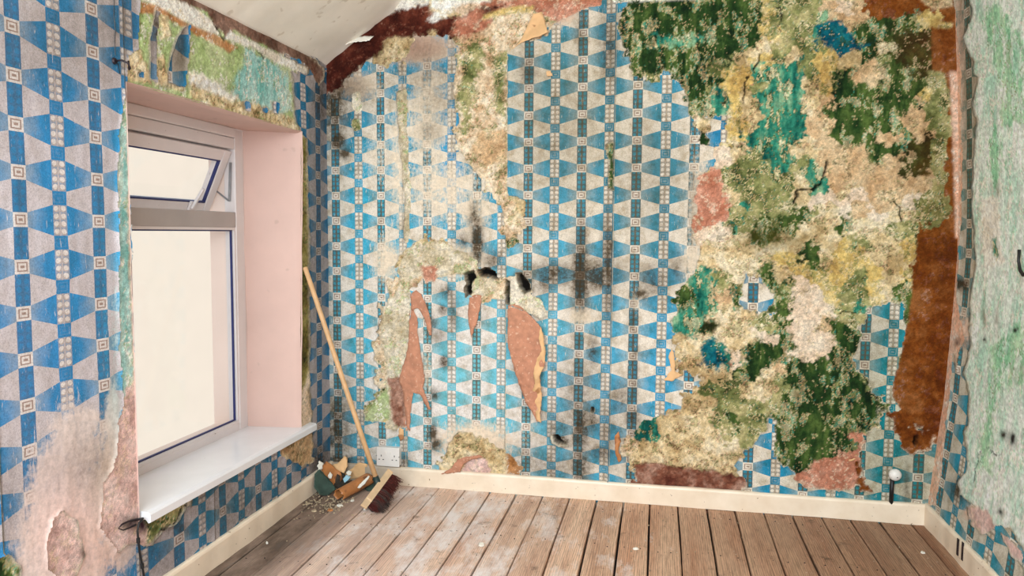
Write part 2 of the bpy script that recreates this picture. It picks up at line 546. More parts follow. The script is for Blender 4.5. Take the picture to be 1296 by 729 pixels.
# ------------------------------------------------------------------ decay classes: tones dark, mid, light; speckles; relief mm
K = {
    'c': ((180, 152, 106), (222, 198, 152), (236, 220, 186), [('o', .08), ('D', .05), ('g', .04), ('p', .12)], 3.5, 4.5),
    'y': ((184, 148, 84), (216, 186, 112), (230, 208, 152), [('o', .16), ('c', .2)], 2.5, 3),
    'g': ((14, 34, 16), (38, 66, 28), (84, 106, 50), [('c', .07), ('t', .10), ('o', .14), ('p', .05)], 0.0, 3),
    'G': ((18, 24, 10), (38, 44, 16), (70, 74, 34), [('p', .10), ('g', .15)], 0.0, 2.5),
    't': ((10, 78, 70), (52, 138, 112), (138, 180, 140), [('c', .20), ('g', .10), ('o', .1)], 0.5, 2),
    'T': ((0, 64, 84), (10, 98, 110), (44, 130, 122), [('g', .15), ('c', .04)], 0.5, 2),
    'o': ((84, 92, 48), (140, 142, 88), (188, 176, 124), [('g', .13), ('c', .16), ('t', .05)], 1.0, 2.5),
    'b': ((52, 18, 10), (86, 36, 24), (118, 62, 44), [('D', .06)], -1.5, 2.5),
    'B': ((100, 46, 8), (128, 68, 20), (152, 94, 48), [('D', .05)], -1.0, 1.2),
    'D': ((96, 50, 38), (136, 86, 66), (184, 144, 124), [], -3.0, 4),
    'p': ((186, 146, 104), (208, 172, 130), (222, 194, 154), [('G', .035), ('o', .05), ('c', .06)], 2.0, 1.5),
    'r': ((212, 184, 152), (228, 202, 174), (236, 218, 194), [('G', .03), ('c', .1)], 2.0, 1.8),
    'm': ((176, 110, 84), (198, 134, 108), (208, 158, 134), [('r', .08)], 0.5, 1.5),
    'l': ((196, 160, 122), (226, 202, 168), (238, 224, 198), [('o', .14), ('g', .05), ('p', .16), ('m', .04)], 1.5, 3.5),
    'L': ((192, 176, 142), (218, 204, 176), (232, 222, 202), [('q', .10), ('o', .05), ('p', .08)], 1.5, 3.0),
    'k': ((10, 8, 6), (14, 11, 8), (24, 18, 12), [], -45, 2),
    'q': ((148, 168, 104), (172, 192, 130), (196, 206, 156), [('h', .10), ('o', .08)], 1.0, 1.5),
    'a': ((122, 186, 176), (172, 212, 204), (206, 222, 206), [('q', .06), ('h', .18)], 1.0, 1.5),
    'n': ((160, 106, 58), (188, 132, 84), (206, 160, 114), [('h', .08)], 0.0, 2),
    'h': ((228, 218, 200), (240, 233, 220), (248, 244, 234), [('c', .03)], 2.5, 0.8),
    'v': ((186, 222, 200), (226, 236, 222), (242, 244, 236), [('h', .22), ('V', .06)], 1.0, 1.5),
    'V': ((130, 190, 148), (166, 212, 172), (200, 224, 190), [('v', .35), ('o', .05)], 1.0, 1.5),
    'O': ((92, 84, 38), (136, 126, 66), (164, 152, 96), [('g', .12), ('D', .06)], 0.0, 2),
    'P': ((206, 168, 158), (226, 192, 182), (236, 210, 200), [('r', .08)], 0.0, 1.5),
    'e': ((104, 76, 62), (134, 102, 86), (152, 120, 104), [('D', .06)], -1.5, 2),
    's': ((240, 184, 152), (236, 190, 160), (232, 200, 176), [('h', .1)], 1.0, 1.0),
    'W': ((206, 188, 160), (226, 210, 184), (236, 224, 202), [('r', .1)], 0.0, 1.2),
}
KEYS = list(K)
STREAK = set('tVvga')


def classify(px, py, a, z, cmap, x0, y0, cell, default, polys, seed, amp=0.78):
    """traced map + polygons -> class per vertex and a wallpaper field (>0 = paper)"""
    n = px.shape
    wx = (fbm(a, z, 9, 4, seed + 1) - .5) * 26 + (fbm(a, z, 45, 3, seed + 2) - .5) * 12
    wy = (fbm(a, z, 9, 4, seed + 3) - .5) * 26 + (fbm(a, z, 45, 3, seed + 4) - .5) * 12
    if cmap is None:
        cls = np.full(n, KEYS.index(default)); wts = {KEYS.index(default): np.ones(n)}; F = np.full(n, 1.0 if default == 'W' else -1.0)
    else:
        R_, C_ = len(cmap), len(cmap[0])
        gx = np.clip((px + wx - x0) / cell - .5, 0, C_ - 1.001); gy = np.clip((py + wy - y0) / cell - .5, 0, R_ - 1.001)
        ix = gx.astype(int); iy = gy.astype(int); fx = gx - ix; fy = gy - iy
        arr = np.array([[KEYS.index(ch) for ch in row] for row in cmap])
        c00, c10, c01, c11 = arr[iy, ix], arr[iy, ix + 1], arr[iy + 1, ix], arr[iy + 1, ix + 1]
        scs = {}
        best = np.full(n, -9.0); cls = np.zeros(n, int); other = np.full(n, -9.0); wsc = np.full(n, -9.0)
        for k in np.unique(arr):
            wgt = ((c00 == k) * (1 - fx) * (1 - fy) + (c10 == k) * fx * (1 - fy) + (c01 == k) * (1 - fx) * fy + (c11 == k) * fx * fy)
            am = 0.26 if KEYS[k] == 'W' else amp
            sc = wgt + am * (fbm(a, z, 15, 6, seed + 10 + k, 0.74) - .5)
            up = sc > best; scs[int(k)] = sc
            cls = np.where(up, k, cls); best = np.where(up, sc, best)
            if KEYS[k] == 'W': wsc = sc
            else: other = np.maximum(other, sc)
        F = (wsc - other) * 1.0
        wts = {k: np.exp(np.minimum(sc - best, 0) / 0.04) for k, sc in scs.items()}
        tot = sum(wts.values())
        wts = {k: v / tot for k, v in wts.items()}
    rough = (fbm(a, z, 30, 6, seed + 77, .75) - .5)
    for key, rg, poly in polys:
        sd = poly_sd(px, py, poly) + rough * rg
        k = KEYS.index(key)
        cls = np.where(sd > 0, k, cls)
        g = 1 / (1 + np.exp(-np.clip(sd / (0.7 if rg < 8 else 1.1), -30, 30)))
        for q in wts: wts[q] = wts[q] * (1 - g)
        wts[k] = wts.get(k, 0) + g
        if key == 'W': F = np.maximum(F, np.clip(sd / 12, -1, 1))
        else: F = np.minimum(F, np.clip(-sd / 12, -1, 1))
    return cls, F, wts


def paint(cls, wts, a, z, seed, speck=1.0):
    """class -> albedo (linear RGB) and relief (metres, outwards)"""
    n1 = fbm(a, z, 16, 5, seed + 201, 0.7)
    n2 = fbm(a, z * 0.22, 30, 4, seed + 202, 0.7)
    n3 = fbm(a, z, 60, 4, seed + 203, 0.7)
    n4 = fbm(a, z * 0.5, 38, 4, seed + 204, 0.75)
    col = np.zeros(a.shape + (3,)); rel = np.zeros(a.shape)
    n0 = fbm(a, z, 5, 3, seed + 205, 0.6)
    nA = np.clip((n1 * .6 + n0 * .4 - .5) * 2.1 + .5, 0, 1)
    nS = np.clip((n2 * .45 + n1 * .3 + n0 * .25 - .5) * 2.3 + .5, 0, 1)
    tone3 = lambda key, n: np.where(n < .5, lin(K[key][0]) + (lin(K[key][1]) - lin(K[key][0])) * n * 2, lin(K[key][1]) + (lin(K[key][2]) - lin(K[key][1])) * (n * 2 - 1))
    for k, wk in wts.items():
        key = KEYS[k]
        sel = np.where(wk > 0.03)[0]
        if len(sel) == 0: continue
        n = (nS if key in STREAK else nA)[sel][:, None]
        c = tone3(key, n)
        src = n4 if key in STREAK else n3
        r_ = np.clip((src[sel] - .5) * 2.0 + .5, 0, 1)
        mix_ = np.clip((fbm(a[sel], z[sel] * (.6 if key in STREAK else 1), 26, 6, seed + 301 + k, .76) - .5) * 2.2 + .5, 0, 1)
        u = np.clip((.3 * r_ + .7 * mix_ - .5) * 1.3 + .5, 0, 1)
        acc = 0.0
        for sk, fr_ in K[key][3]:
            m_ = np.clip(np.minimum(u - acc, acc + fr_ * speck - u) / 0.02 + .5, 0, 1)[:, None] * .85
            c = c * (1 - m_) + tone3(sk, n) * m_
            acc += fr_ * speck
        col[sel] += c * wk[sel][:, None]
    tw = sum(np.where(v > 0.03, v, 0) for v in wts.values())
    col /= np.maximum(tw, 1e-3)[:, None]
    for k, key in enumerate(KEYS):
        sel = cls == k
        if sel.any():
            rel[sel] = K[key][4] + (n3[sel] - .5) * 2 * K[key][5] + (n1[sel] - .5) * K[key][5]
    n5 = fbm(a, z, 80, 3, seed + 209, .8)
    col = col * (0.78 + 0.44 * np.clip((n5 - .5) * 1.8 + .5, 0, 1))[:, None]
    return np.clip(col, 0, 1), rel * 0.001


def smooth_grid(r, shape, it=1):
    r = r.reshape(shape)
    for _ in range(it):
        p = np.pad(r, 1, mode='edge')
        r = (p[1:-1, 1:-1] * 4 + p[:-2, 1:-1] + p[2:, 1:-1] + p[1:-1, :-2] + p[1:-1, 2:]) / 8
    return r.ravel()


def mesh_from(name, co, quads, attrs=()):
    me = bpy.data.meshes.new(name)
    me.vertices.add(len(co)); me.vertices.foreach_set('co', np.asarray(co, np.float32).ravel())
    nq = len(quads)
    me.loops.add(nq * 4); me.loops.foreach_set('vertex_index', np.asarray(quads, np.int32).ravel())
    me.polygons.add(nq)
    me.polygons.foreach_set('loop_start', np.arange(0, nq * 4, 4, dtype=np.int32))
    me.polygons.foreach_set('use_smooth', np.ones(nq, bool))
    for an, kind, val in attrs:
        at_ = me.attributes.new(an, kind, 'POINT')
        v = np.asarray(val, np.float32)
        if kind == 'FLOAT': at_.data.foreach_set('value', v.ravel())
        elif kind == 'FLOAT_VECTOR': at_.data.foreach_set('vector', v.ravel())
        else:
            v4 = np.ones((len(v), 4), np.float32); v4[:, :3] = v
            at_.data.foreach_set('color', v4.ravel())
    me.update(calc_edges=True)
    me.validate()
    return me


def grid_quads(na, nz):
    i = np.arange((na - 1) * (nz - 1)); r = i // (na - 1); c = i % (na - 1)
    v0 = r * na + c
    return np.stack([v0, v0 + 1, v0 + 1 + na, v0 + na], 1)


def sub_mesh(quads, keep):
    q = quads[keep]
    used = np.unique(q)
    remap = np.zeros(quads.max() + 1, np.int64); remap[used] = np.arange(len(used))
    return used, remap[q]


def build_wall(name, a0, a1, z0, z1, step, place, normal_off, cmap, default, polys, seed, uv, tone, seams, drop_name,
               hole=None, cracks=(), pstep=None, punch=(), relief_extra=None, stains=(), paper='paper', plaster='plaster'):
    """place(a, z, off) -> world xyz. Returns the plaster object and its wallpaper drops."""
    def grid(st):
        na = int(round((a1 - a0) / st)) + 1; nz = int(round((z1 - z0) / st)) + 1
        A, Z = np.meshgrid(np.linspace(a0, a1, na), np.linspace(z0, z1, nz))
        return A.ravel(), Z.ravel(), na, nz
    # plaster
    A, Z, na, nz = grid(step)
    px, py = pix(place(A, Z, 0 * A))
    cls, F, wts = classify(px, py, A, Z, cmap[0] if cmap else None, cmap[1] if cmap else 0, cmap[2] if cmap else 0, 20, default, polys, seed)
    col, rel = paint(cls, wts, A, Z, seed)
    rel = smooth_grid(rel, (nz, na), 1)
    if relief_extra is not None: rel = rel + relief_extra(px, py)
    for wdt, dep, pts in cracks:
        d = line_d(px + (fbm(A, Z, 40, 3, seed + 9) - .5) * 6, py + (fbm(A, Z, 40, 3, seed + 8) - .5) * 6, pts)
        k = np.clip(1.4 - d / wdt, 0, 1)
        rel -= k * dep
        col *= (1 - .93 * k)[:, None]
    for sx, sy, rx, ry, amt, sc in stains:
        k = amt * np.exp(-(((px - sx) / rx) ** 2 + ((py - sy) / ry) ** 2) * .9)[:, None] * (0.4 + 1.2 * fbm(A, Z, 40, 4, seed + 55))[:, None]
        col = col * (1 - np.clip(k, 0, 1)) + lin(sc) * np.clip(k, 0, 1)
    quads = grid_quads(na, nz)
    keep = np.ones(len(quads), bool)
    if hole:
        cz = Z[quads].mean(1); ca = A[quads].mean(1)
        keep = ~((ca > hole[0]) & (ca < hole[1]) & (cz > hole[2]) & (cz < hole[3]))
    used, q = sub_mesh(quads, keep)
    rel = np.where(F > 0.05, np.minimum(rel, 0.0), rel)
    co = place(A, Z, rel)
    me = mesh_from(name, co[used], q, [('col', 'FLOAT_COLOR', col[used])])
    wall = link(name, me, M[plaster], None, 'structure')
    # paper
    A, Z, na, nz = grid(pstep or step)
    px, py = pix(place(A, Z, 0 * A))
    cls, F, wts = classify(px, py, A, Z, cmap[0] if cmap else None, cmap[1] if cmap else 0, cmap[2] if cmap else 0, 20, default, polys, seed)
    for pl in punch:
        F = np.minimum(F, np.clip(-(poly_sd(px, py, pl) + (fbm(A, Z, 30, 4, seed + 5) - .5) * 5) / 8, -1, 1))
    F = smooth_grid(F, (nz, na), 1)
    blue, cream, dirt, fade, wear = tone(px, py, A, Z)
    U, V = uv(px, py, A, Z)
    curl = np.clip(1 - F / 0.35, 0, 1) ** 2 * (fbm(A, Z, 8, 3, seed + 60)) * 0.011
    off = 0.0016 + curl + np.maximum(0, fbm(A, Z * .35, 14, 4, seed + 61) - .5) * 0.006 + np.abs(fbm(A, Z * .3, 20, 3, seed + 62) - .5) * 0.003
    if relief_extra is not None: off = off + np.maximum(0, relief_extra(px, py))
    sd_seam = np.full(A.shape, 9.0)
    for s, lift in seams:
        d = s - A
        off += np.where((d > 0) & (d < 0.03), lift * np.clip(1 - d / 0.03, 0, 1) ** 2 * (0.35 + 1.3 * fbm(0 * A, Z, 5, 3, seed + 63)), 0)
    st = pstep or step
    gy, gx = np.gradient(F.reshape(nz, na), st)
    gx, gy = gx.ravel(), gy.ravel(); g2 = gx * gx + gy * gy + 1e-3
    mv = (F < 0) & (F > -0.9)
    A2 = A + np.where(mv, np.clip(-F * gx / g2, -st * .8, st * .8), 0)
    Z2 = Z + np.where(mv, np.clip(-F * gy / g2, -st * .8, st * .8), 0)
    U2, V2 = uv(px, py, A2, Z2) if uv.__code__.co_argcount == 4 else (U, V)
    quads = grid_quads(na, nz)
    fm = F[quads].mean(1); ca = A[quads].mean(1); cz = Z[quads].mean(1)
    keep = fm > 0
    if hole:
        keep &= ~((ca > hole[0] - .004) & (ca < hole[1] + .004) & (cz > hole[2]) & (cz < hole[3]))
    bounds = [-1e9] + [s for s, _ in seams] + [1e9]
    drops = []
    for b0, b1 in zip(bounds, bounds[1:]):
        k = keep & (ca > b0) & (ca < b1)
        if k.sum() < 12: continue
        used, q = sub_mesh(quads, k)
        a_ = np.clip(A2, b0 + 0.0012, b1 - 0.0012)
        co = place(a_, Z2, off)
        me = mesh_from(drop_name, co[used], q, [('pat', 'FLOAT_VECTOR', np.stack([U2, V2, 0 * U2], 1)[used]), ('blue', 'FLOAT_COLOR', blue[used]),
                                                ('cream', 'FLOAT_COLOR', cream[used]), ('dirt', 'FLOAT', dirt[used]), ('fade', 'FLOAT', fade[used]), ('wear', 'FLOAT_COLOR', wear[used])])
        drops.append(link(drop_name, me, M[paper], wall))
    return wall, drops


def tone_mix(px, py, base, L):
    out = np.tile(lin(base), (len(px), 1))
    for x, y, rx, ry, a, c in L:
        k = (a * np.exp(-(((px - x) / rx) ** 2 + ((py - y) / ry) ** 2)))[:, None]
        out = out * (1 - k) + lin(c) * k
    return out


# ------------------------------------------------------------------ BACK WALL
BACK_MAP = [
    "bbbbbbbccrrm" "mmmmmmWWgggg" "ggggyoooprpBBBBBB",
    "bbbbbbbcbbml" "lllWWWWggggg" "ggggyoootppgggyyB",
    "bbbbccWWWlll" "llWWWWWggttg" "ttogcyooTTTggGGBB",
    "bbbWccWWWllc" "WWWWWWWWgtgg" "ooocyocoycgccgGBB",
    "bbWWWWWWWllp" "WWWWWWWWooWg" "goyytttoyopoggGBB",
    "bWWWWWWWWlpl" "WWWWWWWWWWWg" "ggyyottcyogppgyoB",
    "WWWWWWWWWlpl" "WWWWWWWWWWWg" "gtyctttcppgpggpoB",
    "WWWWWWWWWlll" "WWWWWWWWWWWW" "cWycttt" "ppggggppoB",
    "WWWWWWWWWlml" "WWWWWWWWWWWW" "gWyttttppggppgpoB",
    "WWWWWWWWWlml" "WWWWWWWWWWWW" "Wrcottccpppgg" "GGoB",
    "WWWWWWWWWWll" "WWWWWWWWWWWW" "Wrooototppppp" "GpoB",
    "WWWWWWWWWWWl" "WWWWWWWWWWWW" "mmooooctpppp" "pppoB",
    "WWWWWWWWWWWl" "cWWWWWWWWWWW" "mmcoooc" "rrcrpprooB",
    "WWWWWWWWWWWW" "cWWWWWWWWWWW" "mmotoogocrprccooB",
    "WWWWWWWWWWWW" "lWWWWWWWWWWW" "rrtoggcccgccooBBB",
    "WWWWWWccWWWW" "gWWWWWWWWWWW" "ccccgccgcyoccyoBB",
    "WWWWWcpmllWW" "WWWWWWWWWWWW" "cccccyygcyycccBBB",
    "WWWWWlpWWWlW" "lWWWWWWWWWWW" "tocWgcyyyyoycyBBB",
    "WWWWWlWWWWll" "llWWWWWWWWWg" "tpgWgorryoo" "ycgBBB",
    "WWWWllWWWWWW" "WlWWWWWWWWWg" "tcgWWgrrrotWWgBBB",
    "WWWWllWWWWWW" "WWWWWWWWWWWt" "gcccogrrpgoWWgBBB",
    "WWWWllWWWWWW" "WWWWWWWWWWWc" "ccccrgrrrggWWWBBB",
    "WWWWllWWWWWW" "WWWWWWWWWWWc" "ttrgggrrggWWWoBBB",
    "WWWWllWWWWWW" "WWWWWWWWWWWc" "ccggcpggggWWWoBBB",
    "WWWWlmWWWWWW" "WWWWWWWWWWWW" "oooccogotgoWWBBBB",
    "WWWoomWWWWWW" "WWWWWWWWWWWc" "cooooogottggWBBBB",
    "WWWoymWWWWWW" "WWWWWWWWWtcc" "cogoggogtogoBBWBB",
    "WWWWWWWWWWWW" "WWWWWWWlttcc" "ccooWgggggmWWBBBB",
    "WWWWWWWWcccW" "WWWWWWWlcccc" "cccWWgggggmWWBBWB",
    "WWWWWWWWcccp" "pWWWWWWWcccc" "cccWWggmmmBWWWWWB",
    "WWWWWWWWpppW" "WWWWWWWWDDDD" "DDDWWWmmmWBWWWWWB",
    "WWWWWWWWWWWW" "WWWWWWWWDDDD" "DDDWWWWWWWBWWWWWB",
]
assert all(len(r) == 41 for r in BACK_MAP), [len(r) for r in BACK_MAP]
BACK_POLYS = [
    # strip bare of paper, and the drop right of it
    ('l', 5, [(592, 62), (606, 40), (640, 16), (668, 9), (682, 18), (660, 50), (642, 66), (642, 252), (652, 256), (650, 300), (642, 304), (636, 262), (618, 228), (600, 206), (582, 192), (577, 176), (581, 150), (574, 118), (577, 84)]),
    ('p', 9, [(596, 190), (606, 168), (640, 160), (640, 205), (615, 210)]),
    ('y', 5, [(606, 18), (640, 10), (676, 8), (670, 16), (640, 18), (612, 26)]),
    ('W', 1.5, [(643, 67), (660, 55), (694, 48), (701, 30), (744, 10), (776, 6), (776, 250), (643, 248)]),
    ('W', 4, [(776, 30), (782, 30), (790, 62), (795, 85), (798, 105), (838, 108), (845, 85), (858, 88), (872, 130), (870, 160), (776, 160)]),
    ('b', 10, [(410, 60), (540, -10), (545, 14), (575, 26), (604, 12), (640, 6), (606, 22), (594, 34), (566, 42), (545, 40), (524, 47), (488, 54), (470, 76), (444, 96), (428, 114), (410, 122)]),
    ('m', 8, [(575, 28), (604, 12), (612, 16), (592, 50), (570, 44)]),
    ('c', 7, [(487, 52), (500, 46), (514, 48), (514, 72), (500, 70), (488, 66)]),
    ('h', 7, [(412, 76), (470, 28), (500, 14), (545, 4), (545, -10), (400, -10)]),
    ('h', 5, [(545, -5), (545, 10), (560, 14), (590, 4), (620, 2), (620, -10)]),
    ('h', 6, [(540, 25), (552, 15), (575, 13), (566, 22), (552, 27)]),
    ('h', 5, [(776, -10), (776, 4), (800, 3), (882, 0), (882, -10)]),
    ('W', 3, [(776, 8), (782, 8), (784, 30), (776, 30)]),
    # crack of missing paper left of the middle
    ('L', 4, [(503, 118), (515, 112), (516, 160), (518, 205), (521, 240), (519, 290), (516, 318), (512, 300), (513, 250), (509, 210), (506, 180), (504, 150)]),
    ('L', 5, [(446, 118), (456, 116), (459, 140), (452, 146), (446, 136)]),
    ('o', 4, [(444, 152), (456, 150), (457, 165), (448, 166)]),
    ('L', 6, [(484, 395), (500, 372), (508, 356), (515, 345), (520, 370), (519, 420), (518, 470), (514, 520), (505, 545), (490, 540), (486, 500), (492, 470), (482, 440)]),
    ('L', 7, [(505, 345), (512, 322), (530, 308), (556, 305), (582, 318), (606, 330), (600, 350), (566, 347), (552, 352), (535, 345), (528, 352), (514, 362)]),
    ('m', 5, [(534, 338), (552, 335), (552, 356), (540, 358)]),
    ('L', 5, [(594, 352), (606, 346), (628, 360), (626, 372), (600, 376), (592, 372)]),
    ('L', 5, [(643, 354), (654, 352), (664, 372), (676, 374), (686, 382), (693, 400), (684, 404), (664, 392), (644, 385)]),
    ('k', 4, [(587, 347), (598, 343), (603, 352), (597, 356), (596, 372), (590, 378), (588, 366), (590, 358)]),
    ('k', 2, [(640, 354), (645, 356), (644, 386), (640, 384)]),
    ('q', 5, [(458, 533), (478, 504), (492, 488), (494, 530), (474, 534)]),
    ('D', 5, [(492, 480), (514, 474), (518, 500), (512, 530), (506, 545), (496, 530)]),
    ('c', 8, [(560, 590), (566, 566), (582, 544), (598, 548), (620, 560), (640, 568), (640, 602), (600, 604), (566, 600)]),
    ('P', 5, [(586, 600), (588, 582), (604, 576), (616, 582), (622, 596), (610, 604)]),
    ('n', 6, [(643, 574), (652, 580), (660, 594), (656, 602), (643, 600)]),
    ('o', 16, [(588, 70), (606, 46), (612, 70), (600, 120), (592, 175), (584, 170), (580, 130)]),
    ('o', 12, [(622, 70), (640, 66), (640, 150), (628, 140)]),
    ('k', 2, [(653, 346), (660, 344), (668, 356), (672, 368), (664, 372), (657, 362)]),
    ('k', 3, [(604, 342), (614, 338), (628, 344), (630, 352), (618, 350), (608, 350)]),
    ('k', 2, [(699, 551), (706, 548), (712, 557), (717, 563), (708, 563), (701, 559)]),
    ('k', 2, [(749, 513), (753, 515), (751, 523), (748, 521)]),
    ('g', 4, [(767, 182), (777, 180), (777, 240), (769, 238), (771, 210)]),
    # dark mould fields of the right half
    ('g', 24, [(785, 5), (960, 0), (968, 30), (945, 60), (930, 75), (900, 80), (872, 100), (866, 130), (880, 155), (866, 120), (850, 90), (800, 94), (790, 60)]),
    ('t', 18, [(822, 42), (860, 46), (900, 40), (910, 52), (880, 56), (850, 62), (826, 60)]),
    ('g', 30, [(1058, 92), (1100, 86), (1160, 60), (1174, 110), (1160, 136), (1130, 150), (1100, 166), (1062, 168), (1044, 142), (1060, 118)]),
    ('p', 20, [(1086, 90), (1120, 84), (1126, 100), (1104, 112), (1080, 104)]),
    ('G', 20, [(1124, 44), (1150, 38), (1174, 56), (1178, 94), (1166, 98), (1150, 90), (1132, 70)]),
    ('T', 14, [(1030, 32), (1062, 24), (1068, 46), (1086, 60), (1062, 64), (1036, 52)]),
    ('g', 14, [(1078, 34), (1120, 26), (1128, 44), (1104, 56), (1082, 56)]),
    ('G', 14, [(1140, 200), (1160, 196), (1180, 206), (1172, 222), (1160, 218), (1146, 226), (1142, 214)]),
    ('g', 14, [(1096, 196), (1112, 190), (1116, 208), (1102, 212)]),
    ('g', 26, [(985, 520), (1000, 490), (1040, 480), (1080, 470), (1110, 500), (1120, 520), (1090, 545), (1065, 565), (1040, 590), (1010, 585), (990, 600), (976, 570)]),
    ('T', 14, [(886, 440), (900, 428), (917, 436), (918, 460), (905, 470), (888, 460)]),
    ('G', 8, [(887, 406), (905, 404), (911, 413), (900, 420), (887, 416)]),
    ('g', 18, [(938, 444), (960, 430), (974, 450), (960, 470), (944, 466)]),
    ('g', 14, [(984, 428), (1002, 424), (1006, 444), (990, 446)]),
    ('g', 16, [(952, 338), (976, 340), (988, 368), (1002, 380), (990, 394), (964, 402), (982, 374), (964, 358)]),
    ('t', 16, [(850, 400), (880, 380), (892, 400), (880, 424), (852, 420)]),
    # right hand bits of paper that survived
    ('W', 15, [(901, 152), (919, 150), (920, 178), (909, 186), (902, 180)]),
    ('W', 15, [(942, 348), (956, 347), (960, 362), (976, 374), (978, 382), (964, 386), (958, 392), (944, 388), (946, 372)]),
    ('W', 15, [(1088, 412), (1106, 406), (1112, 384), (1142, 388), (1146, 410), (1152, 444), (1140, 452), (1126, 482), (1108, 482), (1100, 460), (1086, 458)]),
    ('W', 15, [(963, 578), (972, 550), (974, 530), (978, 530), (977, 580), (992, 592), (998, 586), (1002, 596), (1000, 612), (996, 622), (965, 618), (952, 606)]),
    ('W', 15, [(1088, 566), (1098, 544), (1112, 540), (1116, 520), (1130, 530), (1134, 560), (1144, 570), (1160, 572), (1176, 566), (1182, 552), (1182, 590), (1176, 640), (1108, 640), (1104, 620), (1088, 600)]),
    ('W', 15, [(1166, 532), (1182, 516), (1182, 542), (1174, 540)]),
    ('k', 2, [(1157, 552), (1161, 552), (1162, 560), (1159, 564), (1156, 560)]),
    ('W', 4, [(940, 612), (1100, 622), (1176, 630), (1176, 660), (940, 650)]),
    ('m', 7, [(1022, 600), (1030, 584), (1050, 580), (1070, 586), (1086, 600), (1082, 618), (1060, 622), (1040, 616), (1024, 612)]),
    ('D', 6, [(804, 588), (830, 584), (870, 592), (940, 604), (946, 616), (900, 622), (806, 614)]),
    ('B', 5, [(1142, 436), (1150, 402), (1162, 300), (1205, 285), (1208, 400), (1196, 500), (1186, 545), (1160, 540), (1142, 520), (1128, 500)]),
    ('B', 6, [(1176, 26), (1206, 24), (1206, 120), (1180, 86)]),
    ('y', 4, [(1160, 20), (1180, 24), (1206, 30), (1206, 36), (1184, 36), (1162, 28)]),
    ('p', 5, [(1160, -5), (1206, -5), (1206, 8), (1180, 12)]),
    ('o', 5, [(1175, 90), (1196, 92), (1200, 140), (1184, 150)]),
    ('s', 2, [(1202, 90), (1214, 90), (1220, 300), (1210, 300)]),
]
BACK_CRACKS = [
    (1.5, 0.02, [(1047, 206), (1045, 216), (1038, 232), (1030, 240), (1010, 240), (1004, 258)]),
    (1.0, 0.012, [(1132, 254), (1137, 264), (1140, 280)]),
    (1.0, 0.012, [(946, 98), (942, 112), (941, 130)]),
    (0.8, 0.01, [(984, 10), (990, 20), (986, 40)]),
    (0.8, 0.008, [(1084, 394), (1072, 396), (1064, 396)]),
    (1.0, 0.01, [(954, 88), (962, 70)]),
]
XU = [0.049, 0.175, 0.297, 0.414, 0.545, 0.674, 0.806, 0.932, 1.065, 1.195, 1.328, 1.459, 1.591, 1.726, 1.859, 2.146, 2.647, 2.763, 2.821 + .02, 2.935]
KU = [0, 1, 2, 3, 4, 5, 6, 7, 8, 9, 10, 11, 12, 13, 14, 16, 20, 21, 21.6, 22.3]
ZV = [2.283, 2.155, 2.029, 1.898, 1.769, 1.64, 1.51, 1.38, 1.248, 1.118, 0.984, 0.858, 0.729, 0.594, 0.471, 0.347, 0.216, 0.095]


def uv_back(px, py, A, Z):
    U = np.interp(A, [-0.081] + XU + [3.2], [-1] + KU + [24.4])
    V = np.interp(-Z, [-2.539] + [-q for q in ZV] + [0.16], [-2] + list(range(18)) + [20])
    return U, V


BACK_DIRT_SHADE = [(735, 350, 13, 44, 1.0), (752, 345, 40, 22, .7), (700, 345, 34, 14, .7), (735, 505, 30, 60, .45), (770, 545, 24, 50, .4), (690, 585, 60, 26, .4), (735, 345, 11, 38, 1.0), (737, 300, 9, 26, .55), (770, 335, 9, 70, .75), (755, 352, 22, 18, .85), (712, 348, 26, 16, .6), (690, 352, 14, 22, .7),
             (662, 362, 14, 18, .85), (604, 305, 8, 30, 1.0), (600, 275, 7, 18, .7), (624, 330, 14, 14, .6), (586, 305, 8, 12, .6), (566, 370, 10, 10, .6), (573, 395, 8, 24, .5),
             (548, 410, 6, 10, .6), (561, 392, 6, 8, .7), (562, 458, 5, 9, .9), (556, 425, 12, 14, .4), (550, 500, 6, 8, .7), (548, 548, 5, 11, 1), (552, 562, 7, 8, .9),
             (750, 445, 9, 24, .6), (730, 435, 10, 26, .35), (735, 540, 14, 40, .75), (708, 540, 22, 30, .45), (735, 590, 14, 30, .7), (712, 558, 9, 9, 1), (760, 572, 22, 12, .6), (748, 532, 16, 22, .6),
             (785, 505, 18, 24, .5), (800, 530, 14, 20, .6), (700, 595, 40, 16, .45), (805, 565, 20, 40, .4), (803, 470, 6, 60, .45), (801, 400, 7, 40, .4),
             (825, 355, 22, 26, .55), (855, 340, 12, 20, .5), (812, 372, 12, 8, .8), (840, 300, 9, 80, .25), (710, 160, 75, 110, .26), (770, 60, 14, 60, .55), (735, 40, 9, 40, .4), (668, 90, 16, 30, .5),
             (820, 220, 50, 90, .28), (876, 250, 7, 70, .3), (420, 120, 26, 70, .75), (428, 178, 10, 12, 1.0), (436, 195, 8, 8, .9), (410, 300, 12, 260, .35), (424, 540, 24, 60, .7), (420, 592, 40, 22, .95), (470, 592, 24, 12, .5), (512, 582, 8, 14, .6), (430, 120, 50, 30, .4),  # left corner blobs mix mould and soot with painted shade
             (540, 95, 60, 40, .35), (555, 120, 30, 40, .35), (545, 165, 16, 16, .4), (505, 90, 14, 26, .3), (670, 470, 12, 40, .5), (655, 415, 14, 40, .4), (1100, 440, 26, 40, .3), (1136, 590, 40, 50, .22),
             (1147, 615, 6, 40, .5), (1120, 430, 20, 40, .25), (610, 400, 12, 14, .2), (730, 470, 8, 26, .4)]
